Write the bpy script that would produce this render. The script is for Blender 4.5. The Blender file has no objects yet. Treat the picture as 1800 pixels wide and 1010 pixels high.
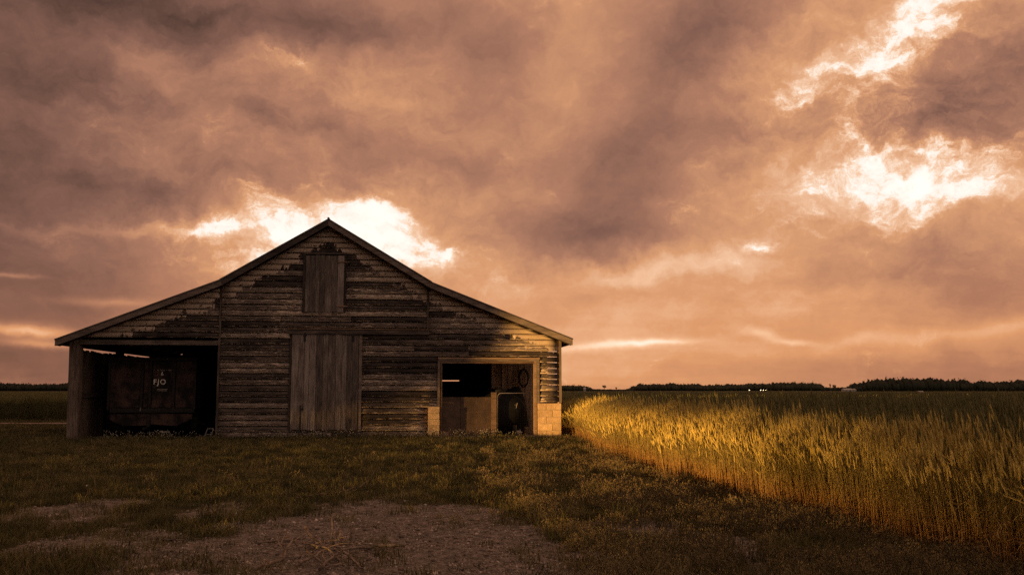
import bpy, math, random
import numpy as np
from mathutils import Vector, Matrix

random.seed(11)
rng = np.random.default_rng(7)
SC = bpy.context.scene
COL = SC.collection
R = math.radians

# ------------------------------------------------------------------ camera
CAM_H = 1.4
FPX = 1600.0                       # focal length in photo pixels (photo 1800 x 1010)
PITCH = math.atan((686 - 505) / FPX)
cam_data = bpy.data.cameras.new('camera')
cam_data.sensor_width = 36.0
cam_data.lens = 36.0 * FPX / 1800.0
cam_data.clip_start = 0.1
cam_data.clip_end = 9000
cam = bpy.data.objects.new('camera', cam_data)
COL.objects.link(cam)
cam.location = (0, 0, CAM_H)
cam.rotation_euler = (math.pi / 2 + PITCH, 0, 0)
SC.camera = cam

SC.render.engine = 'CYCLES'
SC.cycles.use_denoising = False
SC.cycles.max_bounces = 5
SC.cycles.diffuse_bounces = 3
SC.cycles.transparent_max_bounces = 6
SC.cycles.sample_clamp_indirect = 6
SC.view_settings.view_transform = 'Standard'
SC.view_settings.look = 'None'
SC.view_settings.gamma = 1.0
SC.view_settings.use_curve_mapping = False
SC.view_settings.exposure = 0.9

# direction the sunlight travels: low, from the left and a little behind the camera
SUN_A, SUN_E = R(35), R(1.2)
SUN_D = Vector((math.cos(SUN_A) * math.cos(SUN_E), math.sin(SUN_A) * math.cos(SUN_E), -math.sin(SUN_E)))


def ray(px, py):
    xc, yc = (px - 900) / FPX, (505 - py) / FPX
    c, s = math.cos(PITCH), math.sin(PITCH)
    return Vector((xc, c - s * yc, s + c * yc))


def gp(px, py, z=0.0):
    """pixel -> point on the level z"""
    r = ray(px, py)
    t = (z - CAM_H) / r.z
    return Vector((r.x * t, r.y * t, z))


def lin(r, g, b):
    def f(v):
        v /= 255.0
        return v / 12.92 if v <= 0.04045 else ((v + 0.055) / 1.055) ** 2.4
    return (f(r), f(g), f(b), 1.0)


# ------------------------------------------------------------------ node helper
class NT:
    def __init__(self, tree):
        self.t = tree
        self.n = tree.nodes
        self.l = tree.links

    def put(self, sock, v):
        if v is None:
            return
        if hasattr(v, 'is_output') or isinstance(v, bpy.types.NodeSocket):
            self.l.new(v, sock)
        else:
            sock.default_value = v

    def math(self, op, a, b=None, c=None, clamp=False):
        n = self.n.new('ShaderNodeMath')
        n.operation = op
        n.use_clamp = clamp
        self.put(n.inputs[0], a)
        self.put(n.inputs[1], b)
        self.put(n.inputs[2], c)
        return n.outputs[0]

    def vmath(self, op, a, b=None, scale=None):
        n = self.n.new('ShaderNodeVectorMath')
        n.operation = op
        self.put(n.inputs[0], a)
        self.put(n.inputs[1], b)
        if scale is not None:
            self.put(n.inputs['Scale'], scale)
        return n.outputs['Value'] if op in ('DOT_PRODUCT', 'LENGTH', 'DISTANCE') else n.outputs['Vector']

    def noise(self, vec, scale, detail=4.0, rough=0.55, lac=2.0, dist=0.0, color=False):
        n = self.n.new('ShaderNodeTexNoise')
        self.put(n.inputs['Vector'], vec)
        self.put(n.inputs['Scale'], scale)
        self.put(n.inputs['Detail'], detail)
        self.put(n.inputs['Roughness'], rough)
        self.put(n.inputs['Lacunarity'], lac)
        self.put(n.inputs['Distortion'], dist)
        return n.outputs['Color'] if color else n.outputs['Fac']

    def voronoi(self, vec, scale, out='Distance', feature='F1'):
        n = self.n.new('ShaderNodeTexVoronoi')
        n.feature = feature
        self.put(n.inputs['Vector'], vec)
        self.put(n.inputs['Scale'], scale)
        return n.outputs[out]

    def ramp(self, fac, stops, interp='LINEAR'):
        n = self.n.new('ShaderNodeValToRGB')
        cr = n.color_ramp
        cr.interpolation = interp
        while len(cr.elements) < len(stops):
            cr.elements.new(0.5)
        for e, (p, c) in zip(cr.elements, stops):
            e.position = p
            e.color = c if len(c) == 4 else (*c, 1)
        self.put(n.inputs['Fac'], fac)
        return n.outputs['Color']

    def smooth(self, v, lo, hi, a=0.0, b=1.0):
        n = self.n.new('ShaderNodeMapRange')
        n.interpolation_type = 'SMOOTHSTEP'
        self.put(n.inputs['Value'], v)
        n.inputs['From Min'].default_value = lo
        n.inputs['From Max'].default_value = hi
        n.inputs['To Min'].default_value = a
        n.inputs['To Max'].default_value = b
        return n.outputs[0]

    def mix(self, fac, a, b, blend='MIX'):
        n = self.n.new('ShaderNodeMix')
        n.data_type = 'RGBA'
        n.blend_type = blend
        self.put(n.inputs[0], fac)
        self.put(n.inputs[6], a if not (isinstance(a, tuple) and len(a) == 3) else (*a, 1))
        self.put(n.inputs[7], b if not (isinstance(b, tuple) and len(b) == 3) else (*b, 1))
        return n.outputs[2]

    def mapping(self, vec, scale=(1, 1, 1), loc=(0, 0, 0), rot=(0, 0, 0)):
        n = self.n.new('ShaderNodeMapping')
        self.put(n.inputs['Vector'], vec)
        n.inputs['Scale'].default_value = scale
        n.inputs['Location'].default_value = loc
        n.inputs['Rotation'].default_value = rot
        return n.outputs[0]

    def combine(self, x, y, z):
        n = self.n.new('ShaderNodeCombineXYZ')
        self.put(n.inputs[0], x)
        self.put(n.inputs[1], y)
        self.put(n.inputs[2], z)
        return n.outputs[0]

    def separate(self, v):
        n = self.n.new('ShaderNodeSeparateXYZ')
        self.put(n.inputs[0], v)
        return n.outputs

    def coord(self, which='Object'):
        return self.n.new('ShaderNodeTexCoord').outputs[which]

    def geo(self, which):
        return self.n.new('ShaderNodeNewGeometry').outputs[which]

    def obj_random(self):
        return self.n.new('ShaderNodeObjectInfo').outputs['Random']

    def attr(self, name, out='Fac', typ='GEOMETRY'):
        n = self.n.new('ShaderNodeAttribute')
        n.attribute_name = name
        n.attribute_type = typ
        return n.outputs[out]

    def bump(self, h, strength=0.4, dist=0.02):
        n = self.n.new('ShaderNodeBump')
        n.inputs['Strength'].default_value = strength
        n.inputs['Distance'].default_value = dist
        self.put(n.inputs['Height'], h)
        return n.outputs[0]


# ------------------------------------------------------------------ world: dusk cloud deck over a low-sun sky
world = bpy.data.worlds.new('World')
SC.world = world
world.use_nodes = True
w = NT(world.node_tree)
for n in list(w.n):
    w.n.remove(n)
D = w.coord('Generated')
sx, sy, sz = w.separate(D)
zc = w.math('MAXIMUM', sz, 0.0)
# cloud layer seen in perspective
den = w.math('ADD', zc, 0.16)
q = w.combine(w.math('DIVIDE', sx, den), w.math('DIVIDE', sy, den), 0.0)
# uneven warp of directions
w1 = w.vmath('SCALE', w.vmath('SUBTRACT', w.noise(D, 5.5, 3.0, 0.55, color=True), (0.5, 0.5, 0.5)), scale=0.055)
w2 = w.vmath('SCALE', w.vmath('SUBTRACT', w.noise(D, 19.0, 6.0, 0.64, color=True), (0.5, 0.5, 0.5)), scale=0.055)
DW = w.vmath('ADD', w.vmath('ADD', D, w1), w2)


def blob(px, py, hw, hh, rot, vec):
    """gaussian of directions round a pixel of the photograph's sky"""
    c = ray(px, py).normalized()
    t1 = c.cross(Vector((0, 0, 1))).normalized()
    t2 = t1.cross(c).normalized()
    a = R(rot)
    e1 = t1 * math.cos(a) + t2 * math.sin(a)
    e2 = -t1 * math.sin(a) + t2 * math.cos(a)
    m3 = Matrix((e1, e2, e1.cross(e2))).transposed()
    n = w.n.new('ShaderNodeMapping')
    n.vector_type = 'TEXTURE'
    w.put(n.inputs['Vector'], vec)
    n.inputs['Location'].default_value = tuple(c)
    n.inputs['Rotation'].default_value = tuple(m3.to_euler('XYZ'))
    n.inputs['Scale'].default_value = (hw / FPX, hh / FPX, 1000.0)
    return w.math('POWER', 0.5, w.vmath('DOT_PRODUCT', n.outputs[0], n.outputs[0]))


def blobs(items, vec):
    s = 0.0
    for (px, py, hw, hh, rot, wt) in items:
        s = w.math('MULTIPLY_ADD', blob(px, py, hw, hh, rot, vec), wt, s)
    return s


TONE = [
    # darker cloud
    (-60, 150, 330, 420, 0, -.30), (150, -60, 480, 130, 0, -.14), (80, 330, 240, 110, 8, -.05),
    (1080, 350, 260, 85, 30, -.15), (1150, 200, 240, 75, 48, -.12), (1260, 30, 170, 60, 30, -.17),
    (1060, 415, 160, 34, 6, -.16), (430, 30, 280, 50, 0, -.12), (880, 110, 130, 60, 30, -.09),
    (1730, 130, 150, 75, 12, -.22), (1760, 240, 90, 40, -20, -.16), (1430, 190, 75, 38, 12, -.12), (1560, 230, 60, 30, 0, -.10),
    (1560, 420, 120, 40, -12, -.10), (60, 640, 220, 45, 0, -.16), (1780, 480, 130, 90, 0, -.07),
    (1760, 655, 240, 30, 0, -.13), (60, 480, 190, 60, 0, -.08), (700, 300, 190, 36, 8, -.09),
    (560, 225, 120, 20, -4, -.10), (300, 330, 140, 24, 6, -.06), (620, 60, 130, 30, 10, -.07),
    # lighter cloud
    (590, 425, 300, 70, 0, .15), (330, 130, 130, 50, -12, .06), (520, 105, 110, 34, 10, .13),
    (680, 175, 60, 22, 0, .10), (245, 115, 70, 24, -20, .10), (1040, 600, 460, 80, 0, .10),
    (1130, 472, 150, 20, 6, .14), (1330, 470, 90, 50, -20, .06), (880, 520, 200, 60, 10, .08),
    (1500, 90, 240, 110, 38, .10), (1610, 330, 220, 75, 0, .12), (985, 110, 70, 60, 45, .09),
    (1360, 260, 110, 100, 45, .06), (250, 290, 110, 22, -8, .06), (180, 400, 130, 10, 3, .10),
    (330, 402, 90, 16, 5, .10), (700, 120, 110, 36, 0, .05), (470, 470, 130, 30, 10, .05),
]
STREAKS = [
    # low streaks of light under the deck
    (45, 581, 70, 9, -5, .40), (70, 604, 50, 5, -4, .26), (190, 530, 60, 6, 0, .16), (15, 486, 35, 3, 0, .18),
    (1080, 606, 90, 6, 4, .16), (1160, 600, 50, 4, 2, .10), (1340, 586, 30, 7, -14, .12), (1395, 600, 26, 4, -6, .10),
    (1640, 592, 170, 13, 3, .09), (1790, 570, 80, 10, 8, .09), (1500, 598, 40, 8, 12, .05),
]
GAPS = [
    (450, 422, 70, 27, 8, .85), (665, 400, 80, 26, -26, .85), (710, 440, 56, 36, -35, .75), (560, 420, 80, 40, 0, .7),
    (600, 362, 44, 10, -4, .5), (350, 398, 36, 8, 12, .45), (465, 350, 32, 8, -6, .55),
    (1640, 20, 120, 28, 34, .72), (1545, 95, 90, 26, 40, .75), (1450, 140, 60, 16, 36, .45), (1570, 165, 24, 30, 0, .5), (1405, 150, 50, 13, 34, .6),
    (1590, 318, 110, 33, 2, .8), (1490, 335, 60, 22, 16, .5), (1700, 325, 60, 20, -8, .62), (1655, 270, 46, 9, -10, .6),
    (1322, 415, 16, 8, 0, .75), (1590, 200, 60, 7, 5, .4), (1545, 238, 30, 8, 0, .4), (1640, 370, 120, 14, 8, .3),
    (520, 102, 30, 8, 15, .34), (690, 177, 28, 7, -12, .3),
]
front = w.smooth(sy, 0.02, 0.25)
n_big = w.noise(w.mapping(q, (0.55, 0.9, 1)), 1.6, 7.0, 0.55, dist=0.3)
n_mid = w.noise(w.mapping(DW, (1.0, 1.0, 2.4)), 7.5, 9.0, 0.6)
n_fin = w.noise(w.mapping(DW, (1.0, 1.0, 1.8)), 17.0, 10.0, 0.68)
# slanting veils of the big cloud in the middle
ca = ray(1100, 250).normalized()
t1_ = ca.cross(Vector((0, 0, 1))).normalized()
t2_ = t1_.cross(ca).normalized()
va = t1_ * math.cos(R(48)) + t2_ * math.sin(R(48))
vb = -t1_ * math.sin(R(48)) + t2_ * math.cos(R(48))
veil = w.noise(w.combine(w.math('MULTIPLY', w.vmath('DOT_PRODUCT', DW, tuple(va)), 0.22), w.vmath('DOT_PRODUCT', DW, tuple(vb)), w.math('MULTIPLY', sy, 0.4)), 15.0, 7.0, 0.55)
puffy = blobs([(1600, 190, 280, 190, 0, 1.0), (430, 200, 360, 190, 0, .55), (600, 420, 240, 80, 0, .5)], D)
veily = blobs([(1080, 230, 330, 260, 0, 1.0), (1550, 450, 300, 120, 0, .5)], D)
lowm = w.smooth(sz, 0.02, 0.16)
tone = w.math('ADD', 0.668, w.math('MULTIPLY', w.math('ADD', blobs(TONE, DW), blobs(STREAKS, w.vmath('ADD', D, w.vmath('SCALE', w2, scale=0.22)))), front))
tone = w.math('MULTIPLY_ADD', w.math('SUBTRACT', n_big, 0.5), 0.20, tone)
tone = w.math('MULTIPLY_ADD', w.math('SUBTRACT', n_mid, 0.5), w.math('MULTIPLY', w.math('MULTIPLY_ADD', lowm, 0.28, 0.07), w.math('SUBTRACT', 1.0, w.math('MULTIPLY', w.math('MINIMUM', veily, 1.0), 0.5))), tone)
tone = w.math('MULTIPLY_ADD', w.math('SUBTRACT', n_fin, 0.5), w.math('MULTIPLY_ADD', puffy, 0.60, 0.12), tone)
tone = w.math('MULTIPLY_ADD', w.math('SUBTRACT', veil, 0.5), w.math('MULTIPLY_ADD', veily, 0.26, 0.02), tone)
# the deck grows duller away from the sunset
tone = w.math('SUBTRACT', tone, w.smooth(w.math('MULTIPLY', sy, -1.0), -0.5, 0.8, 0.0, 0.06))
# thin places where the clear sky behind shines through
gapsum = w.math('MULTIPLY', w.math('SUBTRACT', 1.0, w.math('POWER', 0.33, blobs([(a, b, c * 1.25, d * 1.3, e, f) for (a, b, c, d, e, f) in GAPS], DW))), front)
gapv = w.math('MULTIPLY_ADD', w.math('SUBTRACT', n_fin, 0.5), 2.7, w.math('MULTIPLY', gapsum, 0.9))
gapv = w.math('MULTIPLY_ADD', w.math('SUBTRACT', n_mid, 0.5), 1.0, gapv)
tone = w.math('ADD', tone, w.smooth(gapsum, 0.03, 0.9, 0.0, 0.16))
tone = w.math('ADD', tone, w.smooth(gapv, 0.30, 1.2, 0.0, 0.28))
RAMP = [(0.0, lin(46, 34, 31)), (0.2, lin(84, 61, 53)), (0.4, lin(132, 94, 80)), (0.58, lin(173, 122, 97)),
        (0.74, lin(213, 154, 112)), (0.86, lin(237, 191, 156)), (0.95, lin(249, 224, 202)), (1.0, lin(253, 240, 229))]
cloud = w.ramp(tone, RAMP)
cloud = w.mix(w.smooth(sz, 0.17, 0.02), cloud, (1.06, 0.975, 0.86), 'MULTIPLY')
gap = w.smooth(tone, 0.98, 1.22)
nish = w.n.new('ShaderNodeTexSky')
nish.sky_type = 'NISHITA'
nish.sun_disc = False
nish.sun_elevation = SUN_E
nish.sun_rotation = math.atan2(-SUN_D.x, -SUN_D.y)
nish.dust_density = 3.0
clear = w.mix(1.0, w.mix(1.0, nish.outputs[0], (0.1, 0.1, 0.1), 'MULTIPLY'), lin(255, 244, 234), 'ADD')
# away from the sunset the deck turns a greyer brown
greyer = w.mix(w.smooth(w.math('MULTIPLY', sy, -1.0), -0.35, 0.5, 0.0, 0.85), cloud, w.ramp(tone, [(0.0, lin(52, 44, 42)), (0.4, lin(156, 132, 122)), (0.7, lin(208, 182, 166)), (1.0, lin(240, 225, 214))]))
skycol = w.mix(gap, greyer, clear)
bg = w.n.new('ShaderNodeBackground')
w.put(bg.inputs['Color'], skycol)
bg.inputs['Strength'].default_value = 0.57
wo = w.n.new('ShaderNodeOutputWorld')
w.l.new(bg.outputs[0], wo.inputs['Surface'])
world.cycles.sampling_method = 'MANUAL'
world.cycles.sample_map_resolution = 512

# ------------------------------------------------------------------ sun: last low light slipping under the deck
sun_data = bpy.data.lights.new('sun', 'SUN')
sun_data.energy = 5.0
sun_data.angle = R(0.5)
sun_data.color = (1.0, 0.55, 0.15)
sun = bpy.data.objects.new('sun', sun_data)
COL.objects.link(sun)
sun.rotation_euler = SUN_D.to_track_quat('-Z', 'Y').to_euler()
sun.location = (-40, -30, 20)

# ------------------------------------------------------------------ materials
MATS = {}


def new_mat(name):
    m = bpy.data.materials.new(name)
    m.use_nodes = True
    t = NT(m.node_tree)
    b = m.node_tree.nodes['Principled BSDF']
    MATS[name] = m
    return m, t, b


def finish(t, b, col, rough=0.8, bumpv=None, strength=0.5, dist=0.02, metallic=None, spec=0.25):
    t.put(b.inputs['Base Color'], col)
    t.put(b.inputs['Roughness'], rough)
    b.inputs['Specular IOR Level'].default_value = spec
    if metallic is not None:
        t.put(b.inputs['Metallic'], metallic)
    if bumpv is not None:
        t.l.new(t.bump(bumpv, strength, dist), b.inputs['Normal'])


def wood_mat(name, axis, dark, mid, pale, paint=None, paint_amt=0.0, seed=0.0):
    """weathered boards; axis = direction of the grain in local axes (0 x, 1 y, 2 z)"""
    m, t, b = new_mat(name)
    rnd = t.obj_random()
    off = t.combine(t.math('MULTIPLY', rnd, 37.0), t.math('MULTIPLY', rnd, 11.0), t.math('MULTIPLY', rnd, 23.0))
    p = t.vmath('ADD', t.coord('Object'), off)
    s = [11.0, 11.0, 11.0]
    s[axis] = 0.55
    grain = t.noise(t.mapping(p, tuple(s)), 4.0, 7.0, 0.68, dist=0.6)
    s2 = [3.0, 3.0, 3.0]
    s2[axis] = 0.9
    blot = t.noise(t.mapping(p, tuple(s2)), 1.6, 5.0, 0.6)
    v = t.math('ADD', t.math('MULTIPLY', grain, 0.75), t.math('MULTIPLY', blot, 0.45))
    v = t.math('ADD', v, t.math('MULTIPLY', t.math('SUBTRACT', rnd, 0.5), 0.22))
    col = t.ramp(v, [(0.36, dark), (0.58, mid), (0.82, pale)])
    h = grain
    if paint is not None:
        rake = t.attr('rake')
        lip = t.attr('lip')
        s3 = [14.0, 14.0, 14.0]
        s3[axis] = 1.9
        flake = t.noise(t.mapping(p, tuple(s3)), 2.4, 9.0, 0.74, dist=0.7)
        patch = t.noise(t.coord('Object'), 0.55, 3.0, 0.5)
        pm = t.math('ADD', flake, t.math('MULTIPLY', t.math('SUBTRACT', patch, 0.5), 0.5))
        pm = t.math('ADD', pm, t.math('MULTIPLY', t.smooth(lip, 0.72, 1.0), 0.17))
        pm = t.math('ADD', pm, t.math('MULTIPLY', t.math('SUBTRACT', rnd, 0.5), 0.16))
        edge = t.math('MULTIPLY_ADD', t.math('SUBTRACT', t.noise(t.mapping(p, (2.2, 2.2, 0.6)), 2.2, 6.0, 0.65), 0.5), 1.2, rake)
        pm = t.math('ADD', pm, t.smooth(edge, 0.50, 0.32, 0.0, 0.42))
        mask = t.smooth(pm, 0.60 - paint_amt, 0.67 - paint_amt)
        stain = t.noise(t.mapping(p, tuple(s2)), 5.0, 4.0, 0.6)
        pc = t.mix(stain, (paint[0] * .5, paint[1] * .46, paint[2] * .42), paint)
        col = t.mix(mask, col, pc)
        h = t.math('MULTIPLY_ADD', mask, 0.5, grain)
    finish(t, b, col, 0.85, h, 0.55, 0.012, spec=0.18)
    return m


wood_mat('siding', 0, (.010, .0075, .0065), (.060, .045, .038), (.24, .187, .156), (.66, .52, .41), 0.035)
wood_mat('door_planks', 2, (.026, .020, .018), (.125, .098, .085), (.34, .28, .238))
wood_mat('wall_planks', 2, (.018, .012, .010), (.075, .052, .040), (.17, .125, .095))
wood_mat('lit_inner_planks', 2, (.12, .075, .048), (.40, .27, .18), (.58, .43, .30))  # paler than the other wall planks: bounced light put into the colour
wood_mat('trim', 0, (.018, .013, .011), (.075, .057, .048), (.22, .17, .138))
wood_mat('post', 2, (.020, .014, .011), (.075, .054, .043), (.20, .15, .118))
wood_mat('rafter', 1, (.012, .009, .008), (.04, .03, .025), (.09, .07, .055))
wood_mat('casing', 0, (.045, .028, .018), (.16, .10, .064), (.30, .205, .135))


def simple(name, c1, c2, scale=6.0, rough=0.8, bump=0.4, metallic=None, detail=6.0, lo=0.35, hi=0.68, spec=0.25, dist=0.02):
    m, t, b = new_mat(name)
    p = t.vmath('ADD', t.coord('Object'), t.combine(t.math('MULTIPLY', t.obj_random(), 19.0), t.math('MULTIPLY', t.obj_random(), 7.0), 0.0))
    nz = t.noise(p, scale, detail, 0.62)
    col = t.ramp(nz, [(lo, c1), (hi, c2)])
    tint = t.math('MULTIPLY_ADD', t.obj_random(), 0.3, 0.85)
    col = t.mix(1.0, col, t.combine(tint, tint, tint), 'MULTIPLY')
    finish(t, b, col, rough, t.noise(p, scale * 5, 4.0, 0.6), bump, dist, metallic, spec)
    return m


simple('concrete_block', (.40, .265, .14), (.58, .40, .23), 7.0, 0.92, 0.7)
simple('mortar', (.22, .18, .14), (.33, .28, .22), 20.0, 0.95, 0.5)
simple('slab', (.16, .125, .095), (.26, .21, .165), 3.0, 0.9, 0.5)
simple('plywood', (.06, .038, .025), (.125, .08, .052), 2.4, 0.75, 0.25)
simple('roof_metal', (.06, .05, .045), (.16, .13, .115), 3.0, 0.5, 0.2, 0.5)
simple('steel', (.20, .17, .15), (.36, .32, .28), 12.0, 0.45, 0.15, 0.7)
simple('aluminium', (.15, .13, .12), (.24, .21, .19), 12.0, 0.45, 0.1, 0.4)
simple('black_steel', (.010, .009, .009), (.03, .025, .022), 8.0, 0.6, 0.2)
simple('rubber', (.012, .011, .011), (.03, .028, .026), 8.0, 0.8, 0.3)
simple('rusty_paint', (.008, .006, .006), (.065, .036, .028), 2.4, 0.7, 0.35, lo=0.42, hi=0.6)
simple('lettering', (.70, .64, .54), (.82, .77, .68), 14.0, 0.7, 0.1, lo=0.3, hi=0.5)
simple('faint_lettering', (.12, .10, .08), (.34, .30, .25), 30.0, 0.7, 0.1)
simple('tarp', (.005, .005, .005), (.013, .012, .011), 3.0, 0.75, 0.5)
simple('rope', (.02, .015, .011), (.06, .045, .032), 30.0, 0.9, 0.5)
simple('white_plastic', (.62, .56, .48), (.75, .70, .62), 10.0, 0.5, 0.1)
simple('brick_red', (.22, .10, .06), (.34, .17, .10), 16.0, 0.9, 0.5)
simple('bark', (.035, .024, .018), (.13, .092, .066), 9.0, 0.9, 0.8)
simple('dead_twig', (.07, .048, .036), (.30, .225, .17), 9.0, 0.9, 0.5)
simple('far_wall', (.28, .25, .23), (.36, .33, .30), 2.0, 0.8, 0.1)
simple('far_roof', (.16, .14, .13), (.26, .23, .21), 2.0, 0.6, 0.1)
simple('far_glass', (.02, .02, .022), (.04, .04, .045), 2.0, 0.15, 0.0)


def leafy(name, stops, transl=0.25, var='INSTANCER', rough=0.65, zramp=None):
    """foliage: colour varies from plant to plant; zramp blends towards a dry foot"""
    m, t, b = new_mat(name)
    rnd = t.obj_random()
    nz = t.noise(t.geo('Position'), 0.8, 4.0, 0.6)
    v = t.math('ADD', t.math('MULTIPLY', rnd, 0.5), t.math('MULTIPLY', nz, 0.5))
    v = t.math('ADD', v, t.math('MULTIPLY', t.math('SUBTRACT', t.noise(t.geo('Position'), 60.0, 2.0), 0.5), 0.5))
    col = t.ramp(v, stops)
    if zramp:
        z = t.separate(t.geo('Position'))[2]
        col = t.mix(t.smooth(z, zramp[0], zramp[1], 1.0, 0.0), col, zramp[2])
    finish(t, b, col, rough, None, spec=0.2)
    tr = t.n.new('ShaderNodeBsdfTranslucent')
    t.put(tr.inputs['Color'], col)
    mx = t.n.new('ShaderNodeMixShader')
    mx.inputs[0].default_value = transl
    out = [n for n in t.n if n.type == 'OUTPUT_MATERIAL'][0]
    t.l.new(b.outputs[0], mx.inputs[1])
    t.l.new(tr.outputs[0], mx.inputs[2])
    t.l.new(mx.outputs[0], out.inputs['Surface'])
    return m


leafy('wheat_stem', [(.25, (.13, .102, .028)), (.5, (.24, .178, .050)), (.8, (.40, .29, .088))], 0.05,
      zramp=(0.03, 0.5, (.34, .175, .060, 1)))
leafy('sunlit_wheat_ear', [(.25, (.33, .245, .062)), (.5, (.49, .36, .095)), (.8, (.62, .46, .135))], 0.08)  # rim wheat: the sun's gold is painted into stem and ear
leafy('shaded_green_stem', [(.25, (.040, .042, .013)), (.5, (.066, .064, .021)), (.8, (.10, .088, .032))], 0.1)
leafy('shaded_green_ear', [(.25, (.085, .082, .028)), (.5, (.135, .120, .042)), (.8, (.20, .165, .060))], 0.1)  # same crop inside the field, greener and darkened as out of the sun
leafy('grass_blade', [(.25, (.032, .036, .012)), (.5, (.076, .074, .022)), (.78, (.18, .145, .052))], 0.2)
leafy('dry_grass', [(.25, (.060, .048, .020)), (.5, (.115, .084, .040)), (.78, (.20, .145, .072))], 0.2)
leafy('seed_head', [(.25, (.12, .085, .042)), (.5, (.18, .13, .066)), (.78, (.27, .20, .105))], 0.15)
leafy('flower_white', [(.25, (.62, .56, .46)), (.6, (.72, .66, .56))], 0.2)
leafy('tree_leaf', [(.25, (.016, .018, .010)), (.5, (.028, .030, .015)), (.8, (.045, .045, .024))], 0.15)

# pebbles
m, t, b = new_mat('pebble')
finish(t, b, t.ramp(t.obj_random(), [(0.0, (.09, .065, .050)), (.45, (.19, .135, .105)), (.8, (.30, .22, .175)), (1.0, (.52, .43, .36))]), 0.85,
       t.noise(t.coord('Object'), 3.0, 4.0), 0.3, 0.05)

# ground: soil, gravel fines and litter
m, t, b = new_mat('ground')
P = t.geo('Position')
bare = t.attr('bare')
n1 = t.noise(P, 0.9, 6.0, 0.62)
n2 = t.noise(P, 9.0, 6.0, 0.7)
n3 = t.noise(P, 70.0, 4.0, 0.7)
vor = t.voronoi(P, 45.0)
soil = t.ramp(t.math('ADD', t.math('MULTIPLY', n2, 0.6), t.math('MULTIPLY', n3, 0.4)), [(.35, (.040, .033, .028)), (.5, (.145, .120, .103)), (.64, (.32, .265, .228))])
turf = t.ramp(t.math('ADD', t.math('MULTIPLY', n1, 0.5), t.math('MULTIPLY', n3, 0.5)), [(.35, (.020, .019, .009)), (.5, (.042, .037, .016)), (.68, (.085, .066, .032))])
gcol = t.mix(t.smooth(t.math('ADD', bare, t.math('MULTIPLY', t.math('SUBTRACT', n2, 0.5), 0.7)), 0.35, 0.62), turf, soil)
finish(t, b, gcol, 0.95, t.math('ADD', t.math('MULTIPLY', n2, 1.0), t.math('ADD', t.math('MULTIPLY', n3, 0.6), t.math('MULTIPLY', vor, 0.5))), 0.8, 0.03, spec=0.1)

# far crop seen as one surface
m, t, b = new_mat('crop_canopy')
P = t.geo('Position')
nA = t.noise(t.mapping(P, (0.05, 0.012, 1)), 1.0, 6.0, 0.6)
nB = t.noise(t.mapping(P, (1.2, 0.25, 1)), 1.0, 6.0, 0.7)
finish(t, b, t.ramp(t.math('ADD', t.math('MULTIPLY', nA, .5), t.math('MULTIPLY', nB, .5)), [(.35, (.035, .032, .013)), (.52, (.065, .057, .022)), (.68, (.105, .085, .035))]),
       0.9, nB, 1.0, 0.5, spec=0.1)

m, t, b = new_mat('track_dirt')
P = t.geo('Position')
finish(t, b, t.ramp(t.noise(P, 2.5, 7.0, 0.7), [(.35, (.12, .085, .065)), (.65, (.28, .205, .16))]), 0.95, t.noise(P, 20.0, 5.0), 0.5, 0.03)

m, t, b = new_mat('lamp_glow')
b.inputs['Base Color'].default_value = (1, .8, .55, 1)
b.inputs['Emission Color'].default_value = (1, .72, .42, 1)
b.inputs['Emission Strength'].default_value = 4.0

# ------------------------------------------------------------------ mesh helpers


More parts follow.
